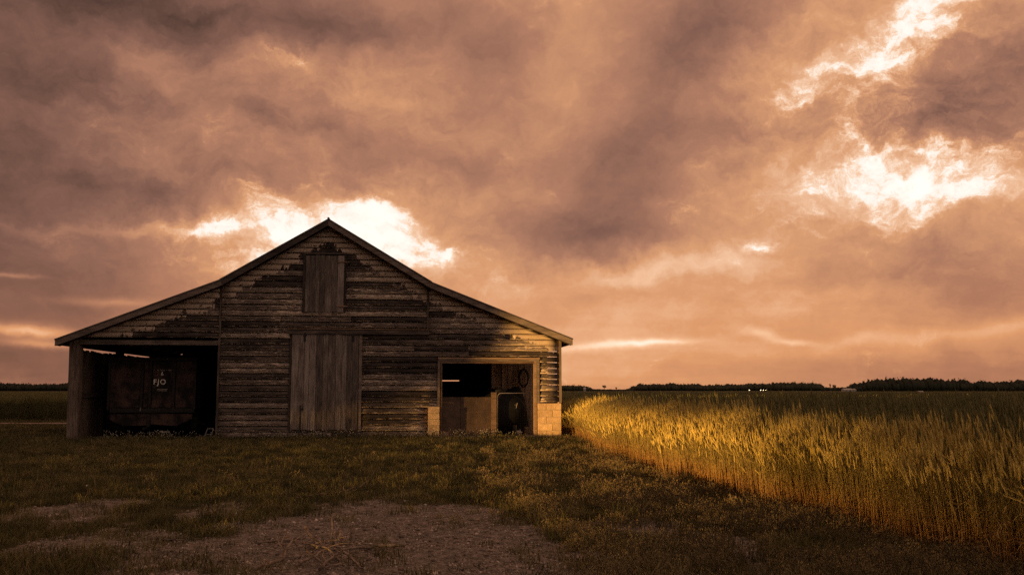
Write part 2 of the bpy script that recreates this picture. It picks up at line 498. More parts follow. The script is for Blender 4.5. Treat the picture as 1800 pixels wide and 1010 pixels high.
class MB:
    """collects shapes into one mesh"""

    def __init__(self):
        self.v, self.f, self.m = [], [], []

    def face_add(self, idx, mi=0):
        self.f.append(idx)
        self.m.append(mi)

    def box(self, x0, x1, y0, y1, z0, z1, mi=0, jit=0.0):
        k = len(self.v)
        for z in (z0, z1):
            for (x, y) in ((x0, y0), (x1, y0), (x1, y1), (x0, y1)):
                self.v.append((x + random.uniform(-jit, jit), y + random.uniform(-jit, jit), z + random.uniform(-jit, jit)))
        for q_ in ((0, 3, 2, 1), (4, 5, 6, 7), (0, 1, 5, 4), (1, 2, 6, 5), (2, 3, 7, 6), (3, 0, 4, 7)):
            self.face_add(tuple(k + i for i in q_), mi)
        return self

    def prism(self, poly, y0, y1, mi=0):
        """polygon in x,z extruded along y"""
        k, n_ = len(self.v), len(poly)
        for y in (y0, y1):
            for (x, z) in poly:
                self.v.append((x, y, z))
        self.face_add(tuple(k + i for i in range(n_)), mi)
        self.face_add(tuple(k + n_ + i for i in reversed(range(n_))), mi)
        for i in range(n_):
            j = (i + 1) % n_
            self.face_add((k + j, k + i, k + n_ + i, k + n_ + j), mi)
        return self

    def tube(self, pts, rad, sides=6, mi=0, cap=True):
        pts = [Vector(p) for p in pts]
        rads = rad if isinstance(rad, (list, tuple)) else [rad] * len(pts)
        k = len(self.v)
        ref = Vector((0.3, 0.2, 0.93))
        for i, p in enumerate(pts):
            a = pts[max(i - 1, 0)]
            c = pts[min(i + 1, len(pts) - 1)]
            d = (c - a).normalized()
            if abs(d.dot(ref)) > 0.95:
                ref = Vector((0.9, 0.35, 0.1))
            s_ = d.cross(ref).normalized()
            u_ = s_.cross(d).normalized()
            for j in range(sides):
                an = 2 * math.pi * j / sides
                self.v.append(tuple(p + (s_ * math.cos(an) + u_ * math.sin(an)) * rads[i]))
        for i in range(len(pts) - 1):
            for j in range(sides):
                j2 = (j + 1) % sides
                self.face_add((k + i * sides + j, k + i * sides + j2, k + (i + 1) * sides + j2, k + (i + 1) * sides + j), mi)
        if cap:
            self.face_add(tuple(k + j for j in reversed(range(sides))), mi)
            self.face_add(tuple(k + (len(pts) - 1) * sides + j for j in range(sides)), mi)
        return self

    def lathe(self, prof, c, axis='y', seg=24, mi=0):
        """profile (radius, along) turned about an axis through c"""
        k, n_ = len(self.v), len(prof)
        for i in range(seg):
            an = 2 * math.pi * i / seg
            for (r_, h_) in prof:
                a_, b_ = r_ * math.cos(an), r_ * math.sin(an)
                p = {'y': (a_, h_, b_), 'z': (a_, b_, h_), 'x': (h_, a_, b_)}[axis]
                self.v.append((c[0] + p[0], c[1] + p[1], c[2] + p[2]))
        for i in range(seg):
            i2 = (i + 1) % seg
            for j in range(n_ - 1):
                self.face_add((k + i * n_ + j, k + i2 * n_ + j, k + i2 * n_ + j + 1, k + i * n_ + j + 1), mi)
        return self

    def mesh(self, name, mats, smooth=False):
        me = bpy.data.meshes.new(name)
        me.from_pydata(self.v, [], self.f)
        for mm in (mats if isinstance(mats, (list, tuple)) else [mats]):
            me.materials.append(MATS[mm])
        if max(self.m, default=0):
            me.polygons.foreach_set('material_index', self.m)
        if smooth:
            me.polygons.foreach_set('use_smooth', [True] * len(self.f))
        me.update()
        return me

    def build(self, name, mats, parent=None, smooth=False):
        return link(name, self.mesh(name, mats, smooth), parent)


def link(name, data, parent=None):
    o = bpy.data.objects.new(name, data)
    COL.objects.link(o)
    if parent is not None:
        o.parent = parent
    return o


def tag(o, label=None, cat=None, group=None, kind=None):
    for k_, v_ in (('label', label), ('category', cat), ('group', group), ('kind', kind)):
        if v_:
            o[k_] = v_
    return o


def empty(name, loc, rz=0.0):
    o = link(name, None)
    o.location = loc
    o.rotation_euler = (0, 0, rz)
    return o


def np_mesh(name, V, F, mats, mi=None, smooth=False):
    """fast mesh from arrays; F is (n,3) or (n,4)"""
    me = bpy.data.meshes.new(name)
    V = np.asarray(V, np.float32)
    F = np.asarray(F, np.int32)
    me.vertices.add(len(V))
    me.vertices.foreach_set('co', V.ravel())
    me.loops.add(F.size)
    me.loops.foreach_set('vertex_index', F.ravel())
    me.polygons.add(len(F))
    k = F.shape[1]
    me.polygons.foreach_set('loop_start', np.arange(0, F.size, k, dtype=np.int32))
    for mm in mats:
        me.materials.append(MATS[mm])
    if mi is not None:
        me.polygons.foreach_set('material_index', np.asarray(mi, np.int32))
    if smooth:
        me.polygons.foreach_set('use_smooth', np.ones(len(F), bool))
    me.update(calc_edges=True)
    return me


def vnoise(x, y, seed=0):
    """smooth value noise, arrays, about 0..1"""
    x = np.asarray(x, float)
    y = np.asarray(y, float)

    def h(i, j):
        n_ = np.sin(i * 127.1 + j * 311.7 + seed * 74.7) * 43758.5453
        return n_ - np.floor(n_)
    tot, amp, s_ = 0.0, 0.5, 0.0
    for o_ in range(4):
        xi, yi = np.floor(x), np.floor(y)
        fx, fy = x - xi, y - yi
        fx, fy = fx * fx * (3 - 2 * fx), fy * fy * (3 - 2 * fy)
        v = (h(xi, yi) * (1 - fx) + h(xi + 1, yi) * fx) * (1 - fy) + (h(xi, yi + 1) * (1 - fx) + h(xi + 1, yi + 1) * fx) * fy
        tot = tot + v * amp
        s_ += amp
        amp *= 0.5
        x, y = x * 2.03 + 17.3, y * 2.03 + 9.1
    return tot / s_


def in_poly(px, py, poly):
    px = np.asarray(px)
    py = np.asarray(py)
    inside = np.zeros(px.shape, bool)
    n_ = len(poly)
    for i in range(n_):
        x0, y0 = poly[i]
        x1, y1 = poly[(i + 1) % n_]
        c = ((y0 > py) != (y1 > py)) & (px < (x1 - x0) * (py - y0) / (y1 - y0 + 1e-12) + x0)
        inside ^= c
    return inside


def to_pixel(X, Y, Z=0.0):
    c, s = math.cos(PITCH), math.sin(PITCH)
    dz = Z - CAM_H
    dep = Y * c + dz * s
    up = -Y * s + dz * c
    dep = np.maximum(dep, 1e-3)
    return 900 + FPX * X / dep, 505 - FPX * up / dep


def instancer(name, pts, rot, scl, idx, protos, kind_label, cat):
    """many plants or pebbles nobody could count: points carrying copies of a few meshes"""
    pc = bpy.data.collections.new(name + '_set')
    for i, me in enumerate(protos):
        po = bpy.data.objects.new('%s_%02d' % (name, i), me)
        pc.objects.link(po)
    me = bpy.data.meshes.new(name)
    me.vertices.add(len(pts))
    me.vertices.foreach_set('co', np.asarray(pts, np.float32).ravel())
    a = me.attributes.new('rot', 'FLOAT_VECTOR', 'POINT')
    a.data.foreach_set('vector', np.asarray(rot, np.float32).ravel())
    a = me.attributes.new('scl', 'FLOAT_VECTOR', 'POINT')
    a.data.foreach_set('vector', np.asarray(scl, np.float32).ravel())
    a = me.attributes.new('pick', 'INT', 'POINT')
    a.data.foreach_set('value', np.asarray(idx, np.int32))
    o = link(name, me)
    tag(o, kind_label, cat, kind='stuff')
    ng = bpy.data.node_groups.new(name, 'GeometryNodeTree')
    ng.interface.new_socket('Geometry', in_out='INPUT', socket_type='NodeSocketGeometry')
    ng.interface.new_socket('Geometry', in_out='OUTPUT', socket_type='NodeSocketGeometry')
    gi, go = ng.nodes.new('NodeGroupInput'), ng.nodes.new('NodeGroupOutput')
    ci = ng.nodes.new('GeometryNodeCollectionInfo')
    ci.inputs['Collection'].default_value = pc
    ci.inputs['Separate Children'].default_value = True
    ci.inputs['Reset Children'].default_value = True
    ip = ng.nodes.new('GeometryNodeInstanceOnPoints')
    ip.inputs['Pick Instance'].default_value = True

    def named(nm, dt):
        n_ = ng.nodes.new('GeometryNodeInputNamedAttribute')
        n_.data_type = dt
        n_.inputs['Name'].default_value = nm
        return n_.outputs['Attribute']
    er = ng.nodes.new('FunctionNodeEulerToRotation')
    L = ng.links
    L.new(named('rot', 'FLOAT_VECTOR'), er.inputs[0])
    L.new(gi.outputs[0], ip.inputs['Points'])
    L.new(ci.outputs[0], ip.inputs['Instance'])
    L.new(named('pick', 'INT'), ip.inputs['Instance Index'])
    L.new(er.outputs[0], ip.inputs['Rotation'])
    L.new(named('scl', 'FLOAT_VECTOR'), ip.inputs['Scale'])
    L.new(ip.outputs[0], go.inputs[0])
    md = o.modifiers.new('scatter', 'NODES')
    md.node_group = ng
    return o


# ------------------------------------------------------------------ layout of the barn
PL, PR = gp(131, 772), gp(985, 767.5)
THETA = math.atan2(PR.y - PL.y, PR.x - PL.x)
APEX_RAY = ray(577, 505)
_ct, _st = math.cos(THETA), math.sin(THETA)
_den = APEX_RAY.x * _st - APEX_RAY.y * _ct
_tt = (PL.x * _st - PL.y * _ct) / _den
BO = Vector((APEX_RAY.x * _tt, APEX_RAY.y * _tt, 0))        # point of the facade below the ridge


def F(px, py, y=0.0):
    """pixel -> (x, z) on the plane of the front wall (barn axes), y metres behind it"""
    r = ray(px, py)
    ox, oy = BO.x - _st * y, BO.y + _ct * y
    t_ = (ox * _st - oy * _ct) / (r.x * _st - r.y * _ct)
    X, Y, Z = r.x * t_, r.y * t_, CAM_H + r.z * t_
    return ((X - BO.x) * _ct + (Y - BO.y) * _st, Z)


def fx(px, py=690, y=0.0):
    return F(px, py, y)[0]


def fz(py, px=577, y=0.0):
    return F(px, py, y)[1]


def barn_to_world(x, y, z=0.0):
    return Vector((BO.x + x * _ct - y * _st, BO.y + x * _st + y * _ct, z))


XL, XR = fx(131, 690), fx(984, 690)
ZA = fz(385, 577, -.35)
BR = 3.06                          # half width of the steep part
ZB = 4.66
M1 = (ZA - ZB) / BR
EVL, EVR = 7.66, 7.40              # eave tips left and right of the ridge
M2 = (4.66 - 2.93) / (7.50 - 3.06)
DEPTH = 12.0


def zroof(x):
    ax = abs(x)
    return max(ZA - M1 * ax, ZB - M2 * (ax - BR))


def xroof(z):
    """half width at which the roof line passes height z"""
    return (ZA - z) / M1 if z > ZB else BR + (ZB - z) / M2


if __name__ == '__main__':
    print('BARN', BO, math.degrees(THETA), 'XL', XL, 'XR', XR, 'ZA', ZA, 'break', F(395, 489), F(750, 497), 'eave', F(97, 597), F(1004, 597))
# ------------------------------------------------------------------ the setting: ground
GRAVEL = [(560, 892), (650, 872), (760, 876), (850, 892), (930, 918), (980, 945), (1010, 985), (980, 1060), (560, 1060), (420, 1020), (270, 985), (330, 945), (450, 915)]


def bareness(X, Y):
    """0 = grown over, 1 = open gravel; arrays of ground points"""
    X = np.asarray(X, float)
    Y = np.asarray(Y, float)
    tot = np.zeros(X.shape)
    for k in range(5):
        jx = (vnoise(X * 1.6 + k * 3.1, Y * 1.2, 3 + k) - 0.5) * 150
        jy = (vnoise(X * 1.6, Y * 1.2 + k * 5.3, 13 + k) - 0.5) * 60
        px, py = to_pixel(X, Y)
        tot += in_poly(px + jx, py + jy, GRAVEL)
    v = tot / 5.0
    px, py = to_pixel(X, Y)
    nz = vnoise(X * 0.75, Y * 0.45, 31)
    left = np.clip((620 - px) / 200, 0, 1) * np.clip((py - 845) / 40, 0, 1)
    v = np.maximum(v, left * .75 * np.clip((nz - 0.50) / 0.10, 0, 1))
    right = np.clip((px - 930) / 100, 0, 1) * np.clip((py - 885) / 50, 0, 1) * np.clip((1420 - px) / 100, 0, 1)
    v = np.maximum(v, right * np.clip((vnoise(X * 0.8 + 9, Y * 0.5, 37) - 0.49) / 0.08, 0, 1))
    patch = np.exp(-(((px - 960) / 60) ** 2 + ((py - 836) / 9) ** 2))
    v = np.maximum(v, np.clip(patch * 1.6 * vnoise(X * 2, Y * 2, 41) - 0.2, 0, 1) * 1.3)
    return np.where(Y > 0.5, v, 0.3)


def axis_coords(fine, coarse):
    a = np.concatenate([-np.array(coarse[::-1]), fine, np.array(coarse)])
    return np.unique(np.round(a, 3))


gx = axis_coords(np.arange(-18, 12.01, 0.16), [20, 24, 30, 40, 60, 100, 200, 500, 1200, 3500])
gy = np.unique(np.concatenate([[-3500, -800, -200, -60, -20, -5, 0, 3], np.arange(5, 34, 0.16), [36, 40, 45, 52, 62, 80, 120, 250, 600, 1500, 4500]]))
GX, GY = np.meshgrid(gx, gy)
near = (np.abs(GX) < 19) & (GY > 2) & (GY < 35)
GZ = np.where(near, (vnoise(GX * 1.7, GY * 1.7, 51) - 0.5) * 0.05 + (vnoise(GX * 0.35, GY * 0.35, 52) - 0.5) * 0.06, 0.0)
bx = (GX - BO.x) * _ct + (GY - BO.y) * _st
by = -(GX - BO.x) * _st + (GY - BO.y) * _ct
GZ = np.where((by > -0.35) & (by < DEPTH) & (bx > XL - .3) & (bx < XR + .3), GZ * 0.2 - 0.01, GZ)
nxv, nyv = len(gx), len(gy)
ii = (np.arange(nyv - 1)[:, None] * nxv + np.arange(nxv - 1)[None, :]).ravel()
me = np_mesh('ground', np.stack([GX.ravel(), GY.ravel(), GZ.ravel()], 1), np.stack([ii, ii + 1, ii + nxv + 1, ii + nxv], 1), ['ground'], smooth=True)
at = me.attributes.new('bare', 'FLOAT', 'POINT')
bv = bareness(GX, GY)
bv = np.where((by > -0.1) & (by < DEPTH) & (bx > XL) & (bx < XR), 0.75, bv)
at.data.foreach_set('value', bv.ravel().astype(np.float32))
tag(link('ground', me), kind='structure')
GZI = GZ


def gz(X, Y):
    """height of the ground at points (bilinear on the sheet)"""
    xi = np.clip(np.searchsorted(gx, X) - 1, 0, nxv - 2)
    yi = np.clip(np.searchsorted(gy, Y) - 1, 0, nyv - 2)
    tx = (X - gx[xi]) / (gx[xi + 1] - gx[xi])
    ty = (Y - gy[yi]) / (gy[yi + 1] - gy[yi])
    return (GZI[yi, xi] * (1 - tx) + GZI[yi, xi + 1] * tx) * (1 - ty) + (GZI[yi + 1, xi] * (1 - tx) + GZI[yi + 1, xi + 1] * tx) * ty


# farm track beyond the left corner of the barn
tv, tf = [], []
for i in range(30):
    x_ = -62 + i * 1.8
    yb = 37.6 + 0.5 * math.sin(i * 0.35)
    tv += [(x_, yb + random.uniform(-.15, .15), .03), (x_, yb + 1.5 + random.uniform(-.2, .2), .03)]
    if i:
        tf.append((2 * i - 2, 2 * i, 2 * i + 1, 2 * i - 1))
tag(link('farm_track', np_mesh('farm_track', tv, tf, ['track_dirt'])), kind='structure')


# ------------------------------------------------------------------ the barn
barn = empty('barn', BO, THETA)
tag(barn, 'weathered clapboard barn with steep centre gable and low side bays', 'barn')
C1, C2 = fx(383), fx(752, 560)
PITCHB = 0.171
ROOF_T = 0.16


def board_mesh(x0b, x1b, x0t, x1t, z0, z1):
    """one lapped board with an uneven lower edge"""
    n_ = max(2, min(11, int((x1b - x0b) / 0.38) + 1))
    V, rk, lp = [], [], []
    bow = random.uniform(-.004, .004)
    tilt = random.uniform(-.006, .006)
    out = random.uniform(0, .006)
    for i in range(n_ + 1):
        u = i / n_
        xb, xt = x0b + (x1b - x0b) * u, x0t + (x1t - x0t) * u
        chip = -random.random() ** 4 * 0.022 if 0 < i < n_ else 0.0
        dz = bow * math.sin(u * math.pi) + tilt * (u - 0.5) + random.uniform(-.0025, .0025)
        zb = z0 + .004 + dz - chip * .6
        zt = z1 - .009 + dz * 0.4 - random.random() ** 3 * .006
        yb = -.046 - out + random.uniform(-.002, .002)
        V += [(xt, -.013, zt), (xb, yb, zb), (xb, .002, zb), (xt, .002 + out * .3, zt)]
        for (xx, zz, l_) in ((xt, zt, 0), (xb, zb, 1), (xb, zb, 1), (xt, zt, 0)):
            rk.append(max(0.0, zroof(xx) - ROOF_T - zz))
            lp.append(l_)
    Fc = []
    for i in range(n_):
        a, c = i * 4, i * 4 + 4
        Fc += [(a, a + 1, c + 1, c), (a + 1, a + 2, c + 2, c + 1), (a + 2, a + 3, c + 3, c + 2), (a + 3, a, c, c + 3)]
    k = n_ * 4
    Fc += [(0, 3, 2, 1), (k, k + 1, k + 2, k + 3)]
    mm = np_mesh('board', V, Fc, ['siding'])
    for nm, dat in (('rake', rk), ('lip', lp)):
        mm.attributes.new(nm, 'FLOAT', 'POINT').data.foreach_set('value', np.array(dat, np.float32))
    return mm


LOFT = (fx(537, 500), fx(605, 500), fz(548, 570), fz(449, 570))
DOOR = (fx(512, 660), fx(630, 660), fz(755, 570), fz(587, 570))
OPEN = (fx(771, 700), fx(945, 700), -1, fz(631, 860))
PIER_L = (fx(751, 740), fx(773, 740), -1, fz(714, 762))
PIER_R = (fx(944, 740), fx(985.5, 740), -1, fz(708, 965))
BAY_TOP = fz(596, 260)
zrow = 0.045
row = 0
while zrow < ZA - ROOF_T - 0.06:
    z0, z1 = zrow, zrow + PITCHB * random.uniform(.94, 1.06)
    zrow = z1
    row += 1
    zm = (z0 + z1) / 2

    def lim(z):
        zz = z + ROOF_T
        return min(xroof(zz), XR if zz < zroof(XR) else 99)
    if z1 + ROOF_T > ZA - 0.02:
        z1 = ZA - ROOF_T - 0.02
    lb, lt = lim(z0), lim(z1)
    left_b = -lb if z0 > BAY_TOP - .09 else C1
    left_t = -lt if z0 > BAY_TOP - .09 else C1
    if z0 > BAY_TOP - .09:
        left_b, left_t = max(left_b, XL - .02), max(left_t, XL - .02)
    right_b, right_t = min(lb, XR), min(lt, XR)
    cuts = []
    for c_ in (LOFT, DOOR, OPEN, PIER_L, PIER_R):
        if c_[2] - .02 < zm < c_[3] + .02:
            cuts.append((c_[0] - .01, c_[1] + .01))
    if left_b < C1 - .1:
        cuts.append((C1 - .03, C1 + .03))
    if fz(585, 752) < zm and right_b > C2 + .15:
        cuts.append((C2 - .03, C2 + .03))
    cuts.sort()
    spans, cur = [], left_b
    for (a, c) in cuts:
        if a > cur + .03:
            spans.append([cur, min(a, right_b)])
        cur = max(cur, c)
    if cur < right_b - .03:
        spans.append([cur, right_b])
    pieces = []
    for (a, c) in spans:
        while c - a > 3.4 and random.random() < .8 or c - a > 5.2:
            cut = a + random.uniform(1.1, min(3.4, c - a - .7))
            pieces.append((a, cut - .003))
            a = cut + .003
        pieces.append((a, c))
    for (a, c) in pieces:
        ta = left_t if abs(a - left_b) < 1e-6 else a
        tc = right_t if abs(c - right_b) < 1e-6 else c
        if tc - ta < .03:
            tc = ta + .03
        link('board', board_mesh(a, c, ta, tc, z0, z1), barn)

# trim, tracks, casings
tb = lambda x0, x1, y0, y1, z0, z1, name, mat, par=barn, jit=.003: MB().box(x0, x1, y0, y1, z0, z1, jit=jit).build(name, mat, par)
tb(C1 - .028, C1 + .028, -.055, .05, .02, zroof(C1) - ROOF_T - .03, 'corner_trim', 'post')
tb(C2 - .028, C2 + .028, -.05, .05, fz(585, 752), zroof(C2) - ROOF_T - .03, 'corner_trim', 'post')
tb(XR - .02, XR + .05, -.06, .05, PIER_R[3] + .005, zroof(XR) - ROOF_T - .01, 'corner_trim', 'post')
tb(XL - .05, C1 - .03, -.045, .06, BAY_TOP - .16, BAY_TOP - .025, 'bay_header', 'trim')
tb(fx(508, 583), C2 + .05, -.115, -.035, fz(587, 570), fz(579, 570), 'door_track', 'trim')
tb(fx(508, 583) - .02, C2 + .07, -.135, -.03, fz(579, 570), fz(577.5, 570), 'track_flashing', 'casing')
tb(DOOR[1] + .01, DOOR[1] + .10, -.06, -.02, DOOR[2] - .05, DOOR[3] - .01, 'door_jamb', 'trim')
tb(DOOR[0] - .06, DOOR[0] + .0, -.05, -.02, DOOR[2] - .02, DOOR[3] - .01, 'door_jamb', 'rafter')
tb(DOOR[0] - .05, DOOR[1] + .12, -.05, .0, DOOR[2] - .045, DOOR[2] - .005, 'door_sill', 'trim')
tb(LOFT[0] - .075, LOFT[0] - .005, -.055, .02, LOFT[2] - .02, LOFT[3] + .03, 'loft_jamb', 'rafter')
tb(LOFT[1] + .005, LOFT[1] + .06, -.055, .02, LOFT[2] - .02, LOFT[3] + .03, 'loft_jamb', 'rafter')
tb(LOFT[0] - .08, LOFT[1] + .07, -.065, .02, LOFT[3] + .032, LOFT[3] + .09, 'loft_lintel', 'trim')

# backing behind the doors so the interior stays closed
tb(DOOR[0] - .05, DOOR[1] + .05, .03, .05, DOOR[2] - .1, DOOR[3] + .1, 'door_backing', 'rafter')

def plank_door(name, x0, x1, z0, z1, n_, y0, y1, mat, hinges):
    root = MB().box(x0 + .02, x1 - .02, y1 + .002, y1 + .02, z0 + .02, z1 - .02).build(name, 'rafter', barn)
    ws = [random.uniform(.75, 1.25) for _ in range(n_)]
    sw = sum(ws)
    x_ = x0
    for w_ in ws:
        xe = x_ + (x1 - x0) * w_ / sw
        yy = random.uniform(-.006, .006)
        mb = MB()
        mb.box(x_ + .003, xe - .004, y0 + yy, y1, z0 + random.uniform(-.015, .02), z1 + random.uniform(-.012, .008), jit=.0025)
        mb.build('plank', mat, root)
        x_ = xe
    return root

sd = plank_door('sliding_door', DOOR[0] + .01, DOOR[1] - .0, DOOR[2] + .0, DOOR[3] - .02, 11, -.085, -.055, 'door_planks', False)
for hx in (DOOR[0] + .38, DOOR[1] - .17):
    mb = MB().box(hx - .03, hx + .03, -.105, -.086, DOOR[3] - .22, DOOR[3] + .03)
    mb.lathe([(0, -.12), (.05, -.12), (.05, -.09), (0, -.09)], (hx, 0, DOOR[3] - .02), 'y', 12)
    mb.build('roller_hanger', 'black_steel', sd)
ld = plank_door('loft_door', LOFT[0], LOFT[1], LOFT[2], LOFT[3], 7, -.06, -.03, 'door_planks', True)
for hz_ in (LOFT[3] - .2, LOFT[2] + .17):
    tb(LOFT[1] - .2, LOFT[1] + .13, -.082, -.064, hz_ - .02, hz_ + .02, 'strap_hinge', 'casing', ld)

# right opening: casings and sill
ox0, ox1, oz = OPEN[0], OPEN[1], OPEN[3]
zp = PIER_L[3]
tb(ox0 - .03, ox1 + .06, -.075, .02, oz + .0, oz + .05, 'opening_header', 'casing')
tb(ox0 - .02, ox1 + .05, -.05, .02, oz - .055, oz - .005, 'opening_header', 'trim')
tb(ox0 + .04, ox1 - .05, -.035, .10, oz - .13, oz - .06, 'opening_header', 'casing')
tb(ox0 - .035, ox0 + .035, -.06, .02, zp + .005, oz - .06, 'opening_jamb', 'trim')
tb(ox0 + .045, ox0 + .105, -.035, .10, .0, oz - .06, 'opening_jamb', 'casing')
tb(ox1 - .115, ox1 - .03, -.045, .10, .0, oz - .06, 'opening_jamb', 'casing')
tb(ox1 - .02, ox1 + .05, -.06, .02, PIER_R[3] + .005, oz - .06, 'opening_jamb', 'trim')
MB().box(ox0 + .05, ox1 + .0, -.26, .9, -.06, .045, jit=.006).build('concrete_sill', 'slab', barn)

# block piers
def pier(x0, x1, z1, cols):
    core = MB().box(x0 + .012, x1 - .012, -.108, .12, -.08, z1 - .012).build('block_pier', 'mortar', barn)
    n_ = max(1, round(z1 / .2))
    h_ = (z1) / n_
    for r_ in range(n_):
        if cols == 1:
            cs = [(x0, x1)]
        elif r_ % 2:
            cs = [(x0, x0 + (x1 - x0) * .62), (x0 + (x1 - x0) * .62, x1)]
        else:
            cs = [(x0, x0 + (x1 - x0) * .36), (x0 + (x1 - x0) * .36, x1)]
        for (a, c) in cs:
            yy = random.uniform(-.006, .004)
            MB().box(a + .006, c - .006, -.128 + yy, .10, r_ * h_ + .006 - (.04 if r_ == 0 else 0), (r_ + 1) * h_ - .006, jit=.004).build('block', 'concrete_block', core)

pier(PIER_L[0] + .01, PIER_L[1] - .01, PIER_L[3], 1)
pier(PIER_R[0] + .01, PIER_R[1] + .0, PIER_R[3], 2)

# posts and side walls
lean = fx(136, 605) - fx(131, 765)
mb = MB()
pw = .15
for (z_, dx) in ((-.05, 0), (zroof(XL) - .15, lean * 1.1)):
    for (sx_, sy_) in ((-1, -1), (1, -1), (1, 1), (-1, 1)):
        mb.v.append((XL + dx + sx_ * pw * random.uniform(.92, 1.08), .10 + sy_ * pw, z_))
for q_ in ((0, 3, 2, 1), (4, 5, 6, 7), (0, 1, 5, 4), (1, 2, 6, 5), (2, 3, 7, 6), (3, 0, 4, 7)):
    mb.face_add(q_)
mb.build('corner_post', 'post', barn)
for yy in (3.6, 7.4, 11.7):
    tb(XL - .02, XL + .20, yy - .1, yy + .1, -.03, zroof(XL) - .2, 'wall_post', 'rafter')
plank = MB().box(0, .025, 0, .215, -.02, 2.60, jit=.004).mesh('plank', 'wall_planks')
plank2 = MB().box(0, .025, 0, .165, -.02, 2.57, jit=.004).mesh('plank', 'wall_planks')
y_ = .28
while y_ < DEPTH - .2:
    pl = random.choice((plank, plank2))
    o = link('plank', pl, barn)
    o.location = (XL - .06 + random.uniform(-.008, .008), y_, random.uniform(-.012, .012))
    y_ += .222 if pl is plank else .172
tb(XL - .03, XL + .05, .25, DEPTH, 1.2, 1.34, 'wall_rail', 'rafter')
tb(XL - .05, XL + .12, .26, DEPTH, zroof(XL) - .36, zroof(XL) - .18, 'eave_beam', 'rafter')
plank3 = MB().box(0, .025, 0, .235, .0, 2.78, jit=.004).mesh('plank', 'lit_inner_planks')
plank4 = MB().box(0, .025, 0, .235, .0, .25, jit=.004).mesh('plank', 'lit_inner_planks')
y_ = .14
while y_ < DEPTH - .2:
    o = link('plank', plank4 if .25 < y_ < 2.8 else plank3, barn)   # short planks leave an added, unseen opening that lights the cross wall
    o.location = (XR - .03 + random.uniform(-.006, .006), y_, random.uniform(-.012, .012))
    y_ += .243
for xx, nm in ((C1 + .02, 'partition'), (C2 - .15, 'partition')):
    tb(xx, xx + .05, .06, DEPTH - .05, -.03, zroof(xx) - .10, nm, 'rafter')
# back wall with one slot of daylight
sx0, sz0 = F(776, 669.6, DEPTH)
sx1, sz1 = F(807, 667.6, DEPTH)
for (x0, x1) in ((XL, C2), (C2, sx0), (sx1, XR)):
    mb = MB()
    x_ = x0
    while x_ < x1 - .02:
        xe = min(x_ + .24, x1)
        yy = random.uniform(-.01, .01)
        mb.prism([(x_, -.03), (xe - .001, -.03), (xe - .001, zroof(xe) - .03), (x_, zroof(x_) - .03)], DEPTH + yy, DEPTH + .03)
        x_ = xe
    mb.build('back_wall', 'wall_planks', barn)
tb(sx0 - .001, sx1 + .001, DEPTH - .01, DEPTH + .04, -.03, sz0, 'back_wall', 'wall_planks')
MB().prism([(sx0 - .02, sz1), (sx1 + .02, sz1), (sx1 + .02, zroof(sx1) - .02), (sx0 - .02, zroof(sx0) - .02)], DEPTH - .02, DEPTH + .05).build('back_wall', 'wall_planks', barn)
# cross wall of upright boards inside the right bay
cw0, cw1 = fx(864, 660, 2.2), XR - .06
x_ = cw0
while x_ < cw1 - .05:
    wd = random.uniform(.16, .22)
    tb(x_, min(x_ + wd - .012, cw1), 2.2 + random.uniform(-.015, .015), 2.24, -.02, 2.62 + random.uniform(-.03, .03), 'plank', 'lit_inner_planks')
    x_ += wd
tb(fx(884, 660, 2.1) - .03, fx(884, 660, 2.1) + .05, 2.09, 2.17, -.02, 2.66, 'wall_post', 'lit_inner_planks')

# roof: four slopes with their battens, bargeboards and eave boards
def slope(sgn, xa, za, xb, zb, name, lift=0.0):
    mb = MB()
    d_ = Vector((xb - xa, zb - za)).normalized()
    nx_, nz_ = -d_.y, d_.x
    t0, t1 = -.035, .0
    p = []
    for (x, z) in ((xa, za), (xb, zb)):
        p.append((x, z))
    poly = [(sgn * (xa + nx_ * t1), za + nz_ * t1 + lift), (sgn * (xb + nx_ * t1), zb + nz_ * t1 + lift),
            (sgn * (xb + nx_ * t0), zb + nz_ * t0 + lift), (sgn * (xa + nx_ * t0), za + nz_ * t0 + lift)]
    if sgn > 0:
        poly = poly[::-1]
    mb.prism(poly, -.42, DEPTH + .3)
    return mb.build(name, 'roof_metal', barn)

for sgn in (-1, 1):
    EV = EVL if sgn < 0 else EVR
    ZE = ZB - M2 * (EV - BR)
    slope(sgn, 0.0, ZA, BR + .06, ZB - .02, 'roof_slope', .012)
    slope(sgn, BR - .02, ZB + .012, EV, ZE, 'roof_slope', .0)
    for (xa, za, xb, zb) in ((.0, ZA - .03, BR, ZB - .03), (BR, ZB - .03, EV - .02, ZE - .03)):
        poly = [(sgn * xa, za), (sgn * xb, zb), (sgn * xb, zb - .17), (sgn * xa, za - .17)]
        if sgn > 0:
            poly = poly[::-1]
        MB().prism(poly, -.40, -.365).build('bargeboard', 'trim', barn)
        poly2 = [(x, z - .03) for (x, z) in poly]
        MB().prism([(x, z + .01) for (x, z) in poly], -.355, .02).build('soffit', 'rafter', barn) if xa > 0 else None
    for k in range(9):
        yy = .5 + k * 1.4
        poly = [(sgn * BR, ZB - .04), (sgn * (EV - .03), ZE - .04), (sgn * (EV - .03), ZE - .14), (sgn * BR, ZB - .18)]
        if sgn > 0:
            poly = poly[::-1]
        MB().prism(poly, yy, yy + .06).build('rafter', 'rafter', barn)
    tb(sgn * (EV - .03) - .012, sgn * (EV - .03) + .012, -.36, DEPTH + .25, ZE - .17, ZE - .025, 'eave_board', 'trim')
MB().tube([(0, -.43, ZA + .012), (0, DEPTH + .3, ZA + .012)], .035, 8).build('ridge_cap', 'roof_metal', barn)

